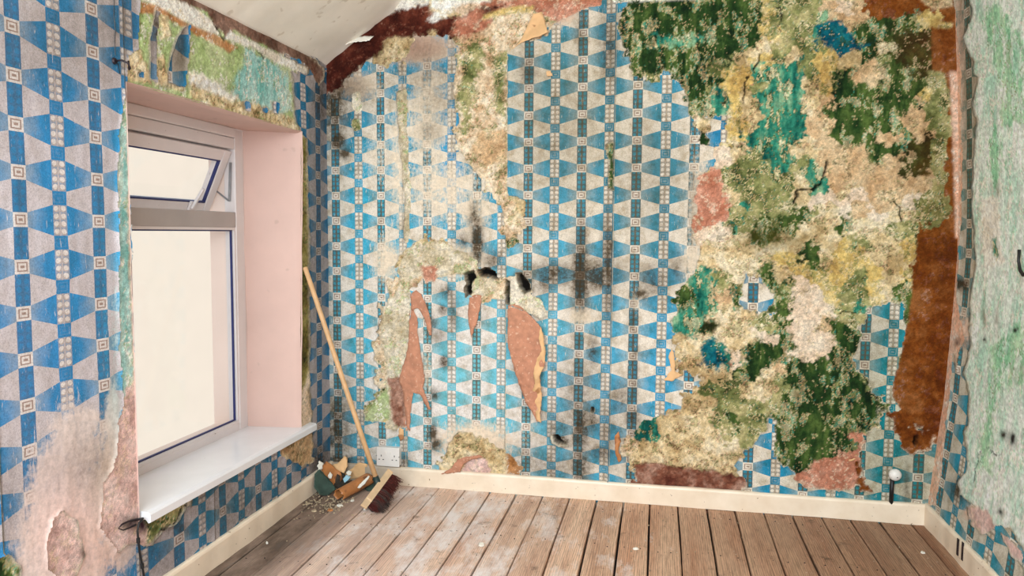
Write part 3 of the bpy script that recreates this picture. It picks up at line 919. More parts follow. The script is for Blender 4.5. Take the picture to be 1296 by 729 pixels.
BACK_FADE = [(560, 240, 70, 60, .48), (600, 270, 30, 40, .5), (480, 200, 40, 60, .36), (545, 120, 40, 50, .5), (540, 160, 40, 60, .5), (505, 200, 16, 140, .5), (490, 330, 24, 40, .55), (560, 330, 60, 26, .75),
             (500, 440, 18, 90, .6), (560, 560, 14, 30, .4), (600, 560, 60, 30, .7), (886, 270, 20, 90, .62), (876, 330, 14, 30, .6), (690, 440, 30, 40, .28), (735, 400, 20, 14, .6), (520, 60, 60, 24, .8),
             (455, 110, 34, 24, .6), (700, 22, 40, 14, .6), (430, 110, 18, 20, .5), (805, 380, 10, 30, .4), (540, 470, 10, 60, .4), (660, 560, 30, 50, .3), (460, 480, 10, 100, .25)]


def tone_back(px, py, A, Z):  # blues and creams near the left corner carry painted shade
    blue = tone_mix(px, py, (70, 150, 196), [(715, 120, 95, 140, .92, (80, 124, 142)), (830, 220, 60, 140, .85, (70, 122, 144)), (590, 480, 140, 150, .9, (138, 194, 220)), (470, 440, 60, 120, .7, (86, 172, 212)), (475, 260, 40, 110, .75, (66, 164, 206)),
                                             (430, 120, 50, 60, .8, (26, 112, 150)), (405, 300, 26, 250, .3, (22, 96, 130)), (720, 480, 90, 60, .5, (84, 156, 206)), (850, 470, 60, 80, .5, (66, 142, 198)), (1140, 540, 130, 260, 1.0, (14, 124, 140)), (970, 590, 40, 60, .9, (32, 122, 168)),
                                             (950, 370, 40, 40, .9, (34, 112, 158)), (910, 165, 20, 30, .9, (36, 116, 170)), (780, 150, 20, 140, .4, (30, 104, 126)), (575, 190, 16, 60, .8, (56, 138, 200)), (420, 540, 34, 60, .25, (30, 76, 120))])
    cream = tone_mix(px, py, (224, 213, 196), [(570, 500, 150, 150, .8, (230, 224, 220)), (720, 150, 130, 150, .7, (206, 192, 166)), (1130, 560, 120, 170, .8, (190, 186, 160)), (420, 300, 30, 260, .15, (170, 172, 168))])
    blue = np.clip(blue * np.array([.82, 1.13, .97]), 0, 1)
    wear = tone_mix(px, py, (226, 208, 182), [(430, 110, 40, 40, .6, (120, 80, 56)), (520, 60, 70, 26, .8, (150, 104, 84)), (700, 20, 50, 14, .8, (196, 150, 124)), (886, 260, 24, 90, .7, (206, 190, 168)), (600, 580, 70, 30, .7, (220, 190, 164))])
    return blue, cream, blobs(px, py, BACK_DIRT_SHADE), blobs(px, py, BACK_FADE), wear


def place_back(A, Z, off):
    return np.stack([A, -off, Z], 1)


def back_relief(px, py):
    r = np.zeros_like(px)
    for x, y, rx, ry, h in [(700, 480, 46, 60, 8), (760, 520, 24, 40, 7), (720, 540, 30, 30, 9), (690, 400, 20, 30, 7), (800, 480, 14, 60, 5), (655, 150, 8, 110, 5), (690, 170, 10, 80, 4), (600, 575, 40, 22, 10),
                            (505, 500, 14, 50, 8), (840, 570, 50, 26, 12), (900, 560, 40, 30, 9), (930, 430, 50, 30, 6), (1075, 405, 22, 4, 14), (1050, 400, 16, 4, 12)]:
        r += h * .001 * np.exp(-(((px - x) / rx) ** 2 + ((py - y) / ry) ** 2))
    return r


BACK_STAINS = [(1010, 300, 60, 60, .12, (60, 70, 25)), (970, 300, 30, 16, .8, (62, 62, 16)), (1180, 230, 30, 60, .3, (120, 80, 20)), (1195, 340, 12, 90, .3, (90, 45, 15)), (1180, 60, 40, 40, .3, (110, 55, 22)),
               (1147, 612, 6, 40, .4, (30, 20, 15)), (460, 60, 60, 50, .3, (60, 18, 8)), (870, 608, 60, 14, .2, (90, 45, 35))]
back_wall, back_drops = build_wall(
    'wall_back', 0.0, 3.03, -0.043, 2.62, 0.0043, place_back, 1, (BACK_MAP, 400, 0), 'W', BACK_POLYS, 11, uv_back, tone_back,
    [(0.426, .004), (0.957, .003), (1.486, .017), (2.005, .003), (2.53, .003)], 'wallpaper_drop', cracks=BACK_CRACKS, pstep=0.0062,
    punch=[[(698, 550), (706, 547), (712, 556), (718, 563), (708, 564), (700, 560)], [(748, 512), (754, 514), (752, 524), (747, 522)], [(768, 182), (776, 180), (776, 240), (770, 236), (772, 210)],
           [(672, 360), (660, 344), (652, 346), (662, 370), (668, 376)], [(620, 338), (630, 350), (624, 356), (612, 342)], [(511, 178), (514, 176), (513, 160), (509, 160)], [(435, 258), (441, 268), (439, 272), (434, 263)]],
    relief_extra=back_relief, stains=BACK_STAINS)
back_wall['label'] = 'end wall of crumbling mouldy plaster with torn blue geometric wallpaper'

# ------------------------------------------------------------------ LEFT WALL
RY0, RY1, RZ0, RZ1 = -1.49, -0.27, 0.35, 1.803         # window opening on the room face


def splay(A, Z):
    """the right jamb of the opening leans: shift points near it"""
    s = -0.012 - 0.052 * np.clip((1.80 - Z) / 1.43, 0, 1)
    return A + s * np.clip(1 - np.abs(A - RY1) / np.where(A > RY1, 0.27, 1.0), 0, 1)


def place_left(A, Z, off):
    return np.stack([off, splay(A, Z), Z], 1)


LEFT_POLYS = [
    ('q', 3, [(177, -40), (215, -40), (300, 20), (375, 85), (372, 150), (383, 172), (300, 150), (160, 104), (160, 72), (174, 62)]),
    ('n', 4, [(178, 2), (200, 6), (236, 28), (275, 44), (300, 60), (290, 66), (262, 52), (234, 36), (205, 20), (178, 16)]),
    ('h', 3, [(182, -40), (215, -12), (262, 20), (276, 32), (278, 44), (262, 40), (236, 28), (200, 8), (180, 0)]),
    ('e', 6, [(215, -40), (290, -40), (345, 32), (400, 78), (412, 90), (405, 110), (384, 80), (330, 56), (296, 40), (288, 48), (276, 36), (262, 16), (226, 0)]),
    ('h', 5, [(292, 40), (330, 58), (360, 72), (389, 86), (388, 96), (366, 86), (345, 78), (322, 62), (300, 54), (286, 48)]),
    ('a', 8, [(312, 62), (345, 80), (362, 92), (370, 140), (340, 148), (310, 138), (292, 130), (298, 100), (306, 84)]),
    ('h', 9, [(238, 90), (254, 92), (282, 112), (300, 124), (296, 134), (262, 118), (238, 106)]),
    ('c', 9, [(238, 106), (256, 114), (284, 124), (310, 130), (330, 134), (372, 150), (380, 168), (300, 146), (240, 122)]),
    ('c', 6, [(160, 70), (176, 62), (190, 90), (192, 108), (160, 102)]),
    ('c', 5, [(198, 72), (206, 70), (214, 96), (236, 106), (232, 116), (198, 106)]),
    ('c', 6, [(200, 18), (214, 20), (214, 44), (204, 48)]),
    ('W', 2, [(196, 12), (201, 14), (197, 50), (196, 84), (198, 106), (188, 100), (189, 50)]),
    ('W', 2, [(232, 34), (240, 30), (238, 45), (234, 112), (211, 104), (214, 72), (222, 48)]),
    ('W', 3, [(172, 92), (180, 90), (181, 99), (173, 98)]),
    ('W', 3, [(368, 90), (378, 96), (395, 108), (412, 130), (412, 170), (398, 182), (388, 168), (384, 160), (372, 146)]),
    ('W', 4, [(344, 128), (352, 130), (352, 146), (344, 142)]),
    ('W', 4, [(330, 136), (338, 138), (338, 144), (330, 142)]),
    ('W', 4, [(308, 128), (314, 130), (315, 142), (309, 140)]),
    ('O', 3, [(378, 168), (388, 176), (390, 300), (391, 420), (391, 520), (394, 545), (380, 550), (376, 300)]),
    ('r', 4, [(380, 500), (391, 470), (393, 530), (394, 560), (382, 545)]),
    # the edge left of the reveal, and the damp patch low on the near wall
    ('a', 4, [(154, 130), (160, 110), (162, 300), (170, 520), (156, 520), (150, 440), (148, 340), (146, 240), (149, 165)]),
    ('P', 6, [(148, 560), (152, 520), (160, 490), (172, 480), (190, 640), (190, 690), (160, 690), (148, 700), (126, 668), (130, 610), (142, 590)]),
    ('P', 9, [(56, 690), (62, 660), (80, 646), (96, 660), (104, 700), (96, 730), (70, 735), (58, 715)]),
    # under the sill
    ('o', 5, [(180, 640), (230, 612), (240, 632), (222, 660), (204, 672), (186, 690)]),
    ('p', 6, [(352, 560), (392, 540), (396, 585), (380, 590), (366, 582), (354, 580)]),
    ('g', 6, [(10, 700), (26, 720), (20, 760), (-20, 760), (-10, 710)]),
]
LEFT_DIRT_SHADE = [(150, 30, 40, 60, .35), (145, 60, 20, 60, .3), (200, 40, 12, 50, .7), (228, 60, 8, 40, .5), (402, 250, 14, 300, .4), (404, 590, 16, 40, .7), (405, 130, 12, 50, .6), (300, 640, 120, 50, .4), (225, 668, 30, 14, .5), (110, 590, 30, 40, .3), (170, 670, 16, 20, .7), (10, 640, 20, 60, .25),  # soiling, plus shade painted in along the corner and under the sill
             (60, 60, 100, 80, .22), (200, 700, 40, 40, .4), (385, 570, 20, 40, .5)]
LEFT_FADE = [(84, 650, 52, 90, 1.0), (76, 700, 56, 90, 1.0), (92, 570, 34, 60, .85), (110, 535, 20, 24, .7), (136, 620, 18, 90, .75), (142, 540, 12, 60, .8), (150, 690, 26, 40, .6), (80, 580, 46, 40, .62), (118, 620, 16, 60, .7), (128, 560, 16, 50, .5), (130, 700, 40, 30, .6), (92, 540, 18, 30, .55), (145, 420, 10, 120, .35)]


def tone_left(px, py, A, Z):  # darker tones at top, corner and under the sill are painted shade
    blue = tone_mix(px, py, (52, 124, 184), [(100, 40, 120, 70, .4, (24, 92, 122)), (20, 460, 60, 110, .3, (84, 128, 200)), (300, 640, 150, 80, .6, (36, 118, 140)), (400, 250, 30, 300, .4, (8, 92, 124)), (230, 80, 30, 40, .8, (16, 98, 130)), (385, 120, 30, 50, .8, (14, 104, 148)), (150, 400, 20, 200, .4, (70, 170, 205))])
    cream = tone_mix(px, py, (190, 182, 184), [(100, 40, 140, 70, .35, (160, 146, 130)), (300, 640, 140, 70, .2, (150, 142, 130)), (400, 250, 30, 300, .25, (140, 140, 130)), (230, 80, 30, 40, .8, (150, 140, 118))])
    blue = np.clip(blue * np.array([.9, 1.1, .96]), 0, 1)
    wear = tone_mix(px, py, (214, 200, 192), [(80, 670, 50, 80, .9, (232, 200, 190)), (130, 700, 40, 60, .6, (214, 174, 156)), (145, 420, 14, 140, .8, (170, 206, 206)), (135, 590, 16, 60, .8, (208, 186, 168)), (60, 600, 30, 40, .5, (186, 170, 166))])
    return blue, cream, blobs(px, py, LEFT_DIRT_SHADE), blobs(px, py, LEFT_FADE), wear


def uv_left(px, py, A, Z):
    U = np.interp(A, [-2.35, -1.921, -1.783, -1.631, -1.49, -1.278, -0.986, -0.694, -0.402, -0.1, 0.03], [-5, -2, -1, 0, 1, 2, 4, 6, 8, 10, 11])
    return U, (1.737 - Z) / 0.1285


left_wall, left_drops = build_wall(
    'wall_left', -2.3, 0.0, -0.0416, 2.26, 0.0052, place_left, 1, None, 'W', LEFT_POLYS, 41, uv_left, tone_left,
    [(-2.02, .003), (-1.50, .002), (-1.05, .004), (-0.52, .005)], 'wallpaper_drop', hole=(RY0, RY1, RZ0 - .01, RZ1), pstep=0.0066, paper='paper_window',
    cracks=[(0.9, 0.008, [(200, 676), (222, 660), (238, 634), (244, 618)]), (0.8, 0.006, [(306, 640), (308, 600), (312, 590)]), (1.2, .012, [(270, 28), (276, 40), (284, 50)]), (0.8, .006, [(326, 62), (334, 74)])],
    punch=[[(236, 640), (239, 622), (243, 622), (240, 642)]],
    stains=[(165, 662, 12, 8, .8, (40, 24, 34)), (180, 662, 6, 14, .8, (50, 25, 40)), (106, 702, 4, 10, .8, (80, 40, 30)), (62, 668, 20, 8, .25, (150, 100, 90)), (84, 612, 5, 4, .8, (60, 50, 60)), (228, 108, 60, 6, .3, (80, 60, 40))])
left_wall['label'] = 'window wall with blue geometric paper, green plaster above the opening and a damp pink patch'
bm = bmesh.new()
add_box(bm, (-0.02, BACK_END, 0), (0, -2.3, 2.26))
bm_obj('plaster_panel', bm, M['pink'], left_wall)

# reveal: soffit, right jamb, left jamb, sloped to the frame (window plane at X = FX)
FX = -0.28
FRAME = (-1.49, -0.333, 0.352, 1.808)


def quad_strip(name, pts, mat, parent, thick=None):
    """smooth skin through rows of points"""
    bm = bmesh.new()
    rows = [[bm.verts.new(p) for p in r] for r in pts]
    for a, b in zip(rows, rows[1:]):
        for i in range(len(a) - 1):
            bm.faces.new((a[i], a[i + 1], b[i + 1], b[i]))
    return bm_obj(name, bm, mat, parent, smooth=True)


zs = np.linspace(RZ0 - .012, RZ1 + 0.002, 24)
jam = splay(np.full(24, RY1), zs)
wob = lambda z: 0.003 * math.sin(z * 9) + 0.002 * math.sin(z * 23 + 1)
rows = []
for t in (0.0, 0.05, 0.12, 0.3, 0.6, 1.0):
    inner = {0.0: 0.004, 0.05: 0.0, }.get(t, 0.0)
    rows.append([(FX * t + (0.006 if t == 0 else 0), j * (1 - t) + FRAME[1] * t - (0.008 if t > 0 else -0.004) * (1 - t) + wob(z), z) for j, z in zip(jam, zs)])
quad_strip('reveal_jamb', rows, M['pink'], left_wall)
ys_ = np.linspace(RY0, float(jam[-1]), 24)
rows = []
for t in (0.0, 0.05, 0.12, 0.3, 0.6, 1.0):
    rows.append([(FX * t + (0.006 if t == 0 else 0), y, RZ1 * (1 - t) + FRAME[3] * t - (0.007 if t > 0 else -0.003) * (1 - t) + 0.4 * wob(y)) for y in ys_])
quad_strip('reveal_soffit', rows, M['pink'], left_wall)
rows = []
for t in (0.0, 0.1, 0.5, 1.0):
    rows.append([(FX * t + (0.006 if t == 0 else 0), RY0 + (0.004 if t > 0 else -.003), z) for z in zs])
quad_strip('reveal_jamb', rows, M['pink'], left_wall)

# ------------------------------------------------------------------ RIGHT WALL
LEAN_Z = [0.0, 0.117, 0.605, 1.0, 1.25, 1.495, 1.9, 2.354, 2.7]
LEAN_X = [2.938, 2.944, 2.990, 3.008, 3.014, 3.006, 2.985, 2.952, 2.94]


def place_right(A, Z, off):
    return np.stack([np.interp(Z, LEAN_Z, LEAN_X) - off, A, Z], 1)


RIGHT_POLYS = [
    ('V', 14, [(1240, 20), (1262, 0), (1300, 60), (1300, 150), (1270, 160), (1262, 90)]),
    ('V', 14, [(1256, 440), (1300, 400), (1300, 480), (1262, 500), (1254, 600), (1238, 590)]),
    ('V', 12, [(1250, 190), (1262, 150), (1270, 190), (1258, 240)]),
    ('h', 12, [(1240, 250), (1262, 250), (1270, 330), (1244, 340)]),
    ('t', 5, [(1256, 302), (1262, 300), (1263, 326), (1258, 324)]),
    ('W', 4, [(1200, -60), (1226, -60), (1228, 0), (1232, 16), (1221, 48), (1226, 66), (1236, 78), (1232, 92), (1240, 98), (1232, 130), (1238, 150), (1234, 200), (1231, 260), (1236, 330), (1229, 390), (1230, 440), (1222, 470), (1228, 500), (1227, 536), (1222, 546), (1226, 570), (1224, 596), (1214, 610), (1216, 626), (1236, 640), (1256, 664), (1280, 668), (1300, 700), (1300, 790), (1260, 790), (1160, 700), (1160, 400)]),
    ('s', 3, [(1200, -60), (1208, -60), (1213, 30), (1218, 100), (1220, 200), (1219, 260), (1216, 320), (1211, 420), (1204, 500), (1193, 600), (1186, 640), (1170, 640), (1180, 400), (1190, 100)]),
    ('s', 4, [(1208, 388), (1214, 384), (1218, 404), (1224, 430), (1218, 440), (1213, 470), (1208, 440)]),
    ('P', 6, [(1224, 640), (1250, 646), (1262, 668), (1246, 676), (1230, 664)]),
    ('P', 6, [(1262, 668), (1296, 700), (1300, 720), (1280, 700)]),
]


def right_corner_px(py):
    return np.interp(py, [-100, 0, 100, 250, 320, 420, 500, 632, 800], [1205, 1206, 1209, 1211, 1212, 1206, 1196, 1175, 1148])


RV_Y = [26, 62, 97, 134, 170, 208, 244, 281, 319, 356, 393, 429, 465, 500, 535, 570, 603]
RV_X = [1217, 1220, 1222, 1224.5, 1226, 1226, 1226, 1225, 1222, 1220, 1219, 1215, 1210.6, 1209, 1204, 1200, 1194]


def uv_right(px, py, A, Z, dummy=0):
    """columns fitted to the wall's own depth and height"""
    U = (-A - 0.13) / 0.17
    return U, (2.263 - Z) / 0.1265


def tone_right(px, py, A, Z):
    blue = tone_mix(px, py, (58, 134, 166), [(1225, 120, 60, 260, .85, (96, 112, 96)), (1225, 560, 60, 90, .6, (40, 140, 184))])
    cream = tone_mix(px, py, (206, 200, 184), [(1225, 120, 60, 260, .6, (190, 168, 144))])
    blue = np.clip(blue * np.array([.84, 1.13, .96]), 0, 1)
    dirt = blobs(px, py, [(1225, 80, 16, 200, .3), (1218, 360, 8, 8, .9), (1218, 432, 8, 10, .5), (1216, 620, 14, 14, .8), (1236, 600, 10, 20, .3)])
    fade = blobs(px, py, [(1216, 100, 10, 200, .45), (1222, 420, 14, 30, .5), (1235, 650, 20, 14, .6)])
    return blue, cream, dirt, fade, np.tile(lin((222, 186, 164)), (len(px), 1))


right_wall, right_drops = build_wall(
    'wall_right', -1.15, 0.0, -0.044, 2.70, 0.0055, place_right, 1, None, 'v', RIGHT_POLYS, 71, uv_right, tone_right, [], 'wallpaper_strip', pstep=0.0062, plaster='plaster_soft',
    stains=[(1292, 470, 14, 14, .25, (110, 90, 70)), (1270, 550, 4, 5, .9, (50, 40, 34)), (1282, 556, 5, 8, .9, (40, 34, 34)), (1246, 402, 3, 18, .4, (120, 80, 50)), (1262, 410, 3, 22, .35, (120, 90, 50)), (1263, 240, 3, 10, .5, (110, 100, 50)), (1278, 66, 3, 14, .4, (140, 110, 70)), (1216, 360, 4, 6, .9, (40, 30, 26)), (1213, 432, 4, 6, .9, (60, 40, 40)),
            (1266, 648, 4, 4, .9, (40, 30, 30)), (1285, 418, 3, 3, .9, (30, 30, 26)), (1246, 430, 2, 2, .9, (30, 30, 26))],
    cracks=[(0.8, .006, [(1232, 610), (1236, 590), (1240, 570)]), (0.7, .004, [(1250, 566), (1262, 576), (1268, 574)])])
right_wall['label'] = 'right wall of pale green flaking plaster with a strip of wallpaper at the corner'
bm = bmesh.new()
add_box(bm, (2.95, BACK_END, 0), (2.97, -1.15, 2.7))
bm_obj('plaster_panel', bm, M['pink'], right_wall)

# ------------------------------------------------------------------ CEILING (slope, then flat)
SL = [(0.0, HC), (0.372, 2.441), (0.46, 2.55), (0.60, 2.60), (3.02, 2.62)]
xs = np.concatenate([np.linspace(-0.02, 0.0, 2)[:1], np.linspace(0.0, 0.6, 50), np.linspace(0.66, 3.02, 14)])
ysc = np.concatenate([np.linspace(BACK_END, -1.7, 8), np.linspace(-1.66, 0.0, 90)])
CX, CY = np.meshgrid(xs, ysc)
CX, CY = CX.ravel(), CY.ravel()
CZ = np.interp(CX, [p[0] for p in SL], [p[1] for p in SL])
CZ = CZ + (fbm(CX, CY, 3.5, 4, 5) - .5) * 0.012 - np.clip(1 - CX / 0.05, 0, 1) * 0.004
# a thick ridge of old paint along the back wall edge
CZ -= np.clip(1 + CY / 0.05, 0, 1) * 0.010 * fbm(CX, CY, 20, 3, 6)
me = mesh_from('ceiling', np.stack([CX, CY, CZ], 1), grid_quads(len(xs), len(ysc)))
ceiling = link('ceiling', me, M['ceiling'], None, 'structure')
ceiling['label'] = 'sloping off-white painted ceiling with brushed flaking edges'

# ------------------------------------------------------------------ FLOOR: one object per board
floor_bm = bmesh.new()
add_box(floor_bm, (-0.3, BACK_END, -0.06), (3.1, 0.05, -0.032))
floor = bm_obj('floor', floor_bm, M['brown_gap'], None, 'structure')
floor['label'] = 'worn bare wooden floorboards running to the end wall'
EDGES = [-0.06, 0.065, 0.195, 0.338, 0.474, 0.610, 0.750, 0.884, 1.018, 1.154, 1.289, 1.426, 1.560, 1.690, 1.824, 1.959, 2.088, 2.221, 2.352, 2.484, 2.610, 2.736, 2.872, 3.02]
rb = random.Random(3)


def board(x0, x1, y0, y1):
    bm = bmesh.new()
    g0, g1 = rb.uniform(.0016, .0050), rb.uniform(.0016, .0050)
    ny = 16
    dz = rb.uniform(-.003, .0)
    prof = [(x0 + g0, -.03), (x0 + g0, -.0035), (x0 + g0 + .003, 0), ((x0 + x1) / 2, rb.uniform(-.001, .001)), (x1 - g1 - .003, 0), (x1 - g1, -.0035), (x1 - g1, -.03)]
    rings = []
    for i in range(ny + 1):
        y = y0 + (y1 - y0) * i / ny
        wob_ = .0018 * math.sin(y * 5 + x0 * 40)
        rings.append([bm.verts.new((px_ + wob_, y, pz + dz)) for px_, pz in prof])
    for a, b in zip(rings, rings[1:]):
        for k in range(len(prof) - 1):
            bm.faces.new((a[k], a[k + 1], b[k + 1], b[k]))
    bm.faces.new(rings[0]); bm.faces.new(rings[-1][::-1])
    return bm_obj('floorboard', bm, M['floor'], floor)


for i, (a, b) in enumerate(zip(EDGES, EDGES[1:])):
    if i == 4:
        j = at(455, 667, 2, 0)[1]
        board(a, b, BACK_END, j - .001); board(a, b, j + .001, 0.02)
    elif i in (9, 16):
        board(a, b, BACK_END, -2.1); board(a, b, -2.098, rb.uniform(-.0, .02))
    else:
        board(a, b, BACK_END, 0.02)

# nail heads pairs where the joists run
nb = bmesh.new()
for y in (-0.12, -0.55, -0.98):
    for a, b in zip(EDGES[1:], EDGES[2:]):
        for t in (.25, .75):
            c = Vector((a + (b - a) * t + rb.uniform(-.01, .01), y + rb.uniform(-.02, .02), -0.0005))
            bmesh.ops.create_cone(nb, cap_ends=True, segments=7, radius1=.003, radius2=.0026, depth=.002, matrix=Matrix.Translation(c))
bm_obj('nail_heads', nb, M['dark_metal'], floor, 'stuff')

# ------------------------------------------------------------------ BASEBOARDS
def baseboard(name, label, p0, p1, inward, h, t=0.019, mat='cream_gloss'):
    """skirting from p0 to p1 along the floor with a worn rounded top edge"""
    bm = bmesh.new()
    p0, p1, n = Vector(p0), Vector(p1), Vector(inward)
    prof = [(0.0, 0.0), (t, 0.0), (t, h - .012), (t - .003, h - .004), (t - .009, h), (0.0, h)]
    rings = []
    N = 60
    for i in range(N + 1):
        c = p0.lerp(p1, i / N)
        wv = 0.0022 * math.sin(i * .35) + 0.0012 * math.sin(i * 1.3 + 2)
        rings.append([bm.verts.new(c + n * (a + (wv if a > 0 else 0)) + Vector((0, 0, z + (0.6 * wv if z > 0.05 else 0)))) for a, z in prof])
    for a, b in zip(rings, rings[1:]):
        for k in range(len(prof)):
            k2 = (k + 1) % len(prof)
            bm.faces.new((a[k], a[k2], b[k2], b[k]))
    bm.faces.new(rings[0]); bm.faces.new(rings[-1][::-1])
    o = bm_obj(name, bm, M[mat], None, 'structure')
    o['label'] = label
    return o


baseboard('baseboard_back', 'chipped cream baseboard along the end wall', (0.015, -0.002, 0), (2.943, -0.002, 0), (0, -1, 0), 0.096, mat='cream_gloss_back')
baseboard('baseboard_left', 'chipped cream baseboard under the window', (0.002, -2.3, 0), (0.002, -0.0, 0), (1, 0, 0), 0.1)
bright = baseboard('baseboard_right', 'cream baseboard with dark scuffs below the pale green wall', (2.944, -1.6, 0), (2.944, -0.0, 0), (-1, 0, 0), 0.1)
bm = bmesh.new()
for (x, y, hh) in ((1213, 676, .07), (1219, 682, .075)):
    p = at(x, y, 0, 2.9225)
    add_box(bm, (2.9205, p[1] - .008, 0.03), (2.9245, p[1] + .008, 0.03 + hh), .001)
bm_obj('dark_scuff', bm, M['dark_metal'], bright)

# ------------------------------------------------------------------ WINDOW
win = empty('window_1', (FX, -0.95, RZ0))
tag(win, 'white plastic window with open top light and wide white sill', kind='structure')
f0, f1 = FX - 0.06, FX
Y0, Y1, Z0, Z1 = FRAME
yi = at(299, 280, 0, FX)[1]; zt0 = at(301, 288, 0, FX)[2]; zt1 = at(298, 268.5, 0, FX)[2]
ztop = at(297, 189, 0, FX)[2]; zbot = at(303, 535, 0, FX)[2]
for nm, lo, hi, mt in (('frame_jamb', (f0, yi, Z0), (f1, Y1, Z1), 'upvc'), ('frame_jamb', (f0, Y0, Z0), (f1, Y0 + .07, Z1), 'upvc'),
                       ('frame_head', (f0, Y0 + .07, ztop), (f1 - .001, yi, Z1 - .045), 'upvc'), ('head_extension', (f0, Y0 + .07, Z1 - .044), (f1 + .008, yi, Z1), 'upvc'),
                       ('frame_bottom', (f0, Y0 + .07, Z0), (f1 - .001, yi, zbot), 'upvc'), ('transom', (f0, Y0 + .07, zt0), (f1 - .001, yi, zt1), 'upvc_shaded')):
    bm = bmesh.new(); add_box(bm, lo, hi, .004, 2)
    bm_obj(nm, bm, M[mt], win)
# fixed pane with bead and gasket
def ring_frame(y0, y1, z0, z1, x0, x1, wdt):
    bm = bmesh.new()
    add_box(bm, (x0, y0, z0), (x1, y0 + wdt, z1)); add_box(bm, (x0, y1 - wdt, z0), (x1, y1, z1))
    add_box(bm, (x0, y0 + wdt, z0), (x1, y1 - wdt, z0 + wdt)); add_box(bm, (x0, y0 + wdt, z1 - wdt), (x1, y1 - wdt, z1))
    return bm
bm_obj('glazing_bead', ring_frame(Y0 + .07, yi, zbot, zt0, FX - .022, FX - .004, .012), M['upvc'], win)
bm_obj('gasket', ring_frame(Y0 + .082, yi - .012, zbot + .012, zt0 - .012, FX - .026, FX - .016, .006), M['gasket'], win)
bm = bmesh.new(); add_box(bm, (FX - .036, Y0 + .08, zbot + .008), (FX - .030, yi - .01, zt0 - .008))
bm_obj('pane', bm, M['glass'], win)
# top hung sash, swung outwards at the bottom
sash = empty('sash', (0, 0, 0))
sash.parent = win
SH = ztop - .012 - zt1 + 0.026
sy0, sy1 = Y0 + .09, yi - .012
def sash_part(nm, bm, mt):
    o = bm_obj(nm, bm, mt, None)
    o.parent = sash
    return o
T = .052
def sb(lo, hi, bev=.004):
    bm = bmesh.new(); add_box(bm, lo, hi, bev, 2); return bm
# local: x outwards from hinge plane (negative = outside), z downwards from hinge (negative)
sash_part('stile', sb((-.05, sy1 - T, -SH), (0, sy1, 0)), M['upvc'])
sash_part('stile', sb((-.05, sy0, -SH), (0, sy0 + T, 0)), M['upvc'])
sash_part('rail', sb((-.05, sy0 + T, -T), (-.001, sy1 - T, 0)), M['upvc'])
sash_part('rail', sb((-.05, sy0 + T, -SH), (-.001, sy1 - T, -SH + T * .8)), M['upvc'])
sash_part('gasket', ring_frame(sy0 + T, sy1 - T, -SH + T * .8, -T, -.02, -.006, .007), M['gasket'])
sash_part('pane', sb((-.032, sy0 + T - .005, -SH + T * .8 - .005), (-.026, sy1 - T + .005, -T + .005), 0), M['glass'])
for hy in (sy1 - .17, sy0 + .20):
    bm = bmesh.new()
    add_box(bm, (0, hy - .012, -SH + .008), (.012, hy + .012, -SH + .05), .003)
    add_obox(bm, (.010, hy - .008, -SH + .02), (.014, 0, 0), (0, .016, 0), (.0, .03, .1), .004)
    sash_part('handle', bm, M['upvc'])
ang = math.asin(.125 / SH)
sash.rotation_euler = (0, ang, 0)
sash.location = Vector((FX - .008, 0, ztop - .012)) - Vector(win.location)
bm = bmesh.new()
hz = ztop - .012
p0 = Vector((FX - .02, sy1 + .006, hz - .05)); p1 = Vector((FX - .03, sy1 + .006, hz - SH * .75)); p2 = Vector((FX - .05 - .125 * .5, sy1 + .002, hz - SH * .55))
for a, b in ((p0, p1), (p1, p2)):
    d = (b - a)
    add_obox(bm, a + Vector((-.006, -.003, 0)), d, (0.012, 0, 0), (0, .005, 0))
bm_obj('friction_stay', bm, M['metal'], win)
# sill board
bm = bmesh.new()
sill_y0, sill_y1 = -1.482, -0.236
zt_front, zt_back = 0.368, 0.356
N = 28
prof = [(FX - .002, zt_back), (0.02, zt_front), (0.034, zt_front - .003), (0.040, zt_front - .010), (0.040, zt_front - .036), (0.030, zt_front - .040), (0.02, zt_front - .028), (FX - .002, zt_back - .028)]
rings = []
for i in range(N + 1):
    y = sill_y0 + (sill_y1 - sill_y0) * i / N
    dz = 0.006 * (1 - i / N)
    rings.append([bm.verts.new((x, y, z + dz)) for x, z in prof])
for a, b in zip(rings, rings[1:]):
    for k in range(len(prof)):
        k2 = (k + 1) % len(prof)
        bm.faces.new((a[k], a[k2], b[k2], b[k]))
bm.faces.new(rings[0]); bm.faces.new(rings[-1][::-1])
o = bm_obj('window_sill', bm, M['sill'], win)
# outside: masonry reveal and the neighbouring rendered wall
bm = bmesh.new()
ox0, ox1 = FX - .15, FX - .058
oy0, oy1, oz0, oz1 = Y0 + .055, yi + .015, zbot - .02, ztop + .02
add_box(bm, (ox0, oy1, -0.5), (ox1, 1.0, 3.2)); add_box(bm, (ox0, -4.5, -0.5), (ox1, oy0, 3.2))
add_box(bm, (ox0, oy0, oz1 + .02), (ox1, oy1, 3.2)); add_box(bm, (ox0, oy0, -0.5), (ox1, oy1, oz0))
bm_obj('outer_masonry', bm, M['outer_pink'], left_wall)
bm = bmesh.new()
add_box(bm, (-5.3, -9, -3.0), (-5.0, 14, 4.6), .02)
nb_ = bm_obj('wall_outside', bm, M['render'], None, 'structure')
nb_['label'] = 'bright cream rendered wall seen through the window'

# ------------------------------------------------------------------ torn flaps and flakes hanging from the walls
def in_poly(x, y, P):
    c = False
    j = len(P) - 1
    for i in range(len(P)):
        if (P[i][1] > y) != (P[j][1] > y) and x < (P[j][0] - P[i][0]) * (y - P[i][1]) / (P[j][1] - P[i][1] + 1e-12) + P[i][0]:
            c = not c
        j = i
    return c


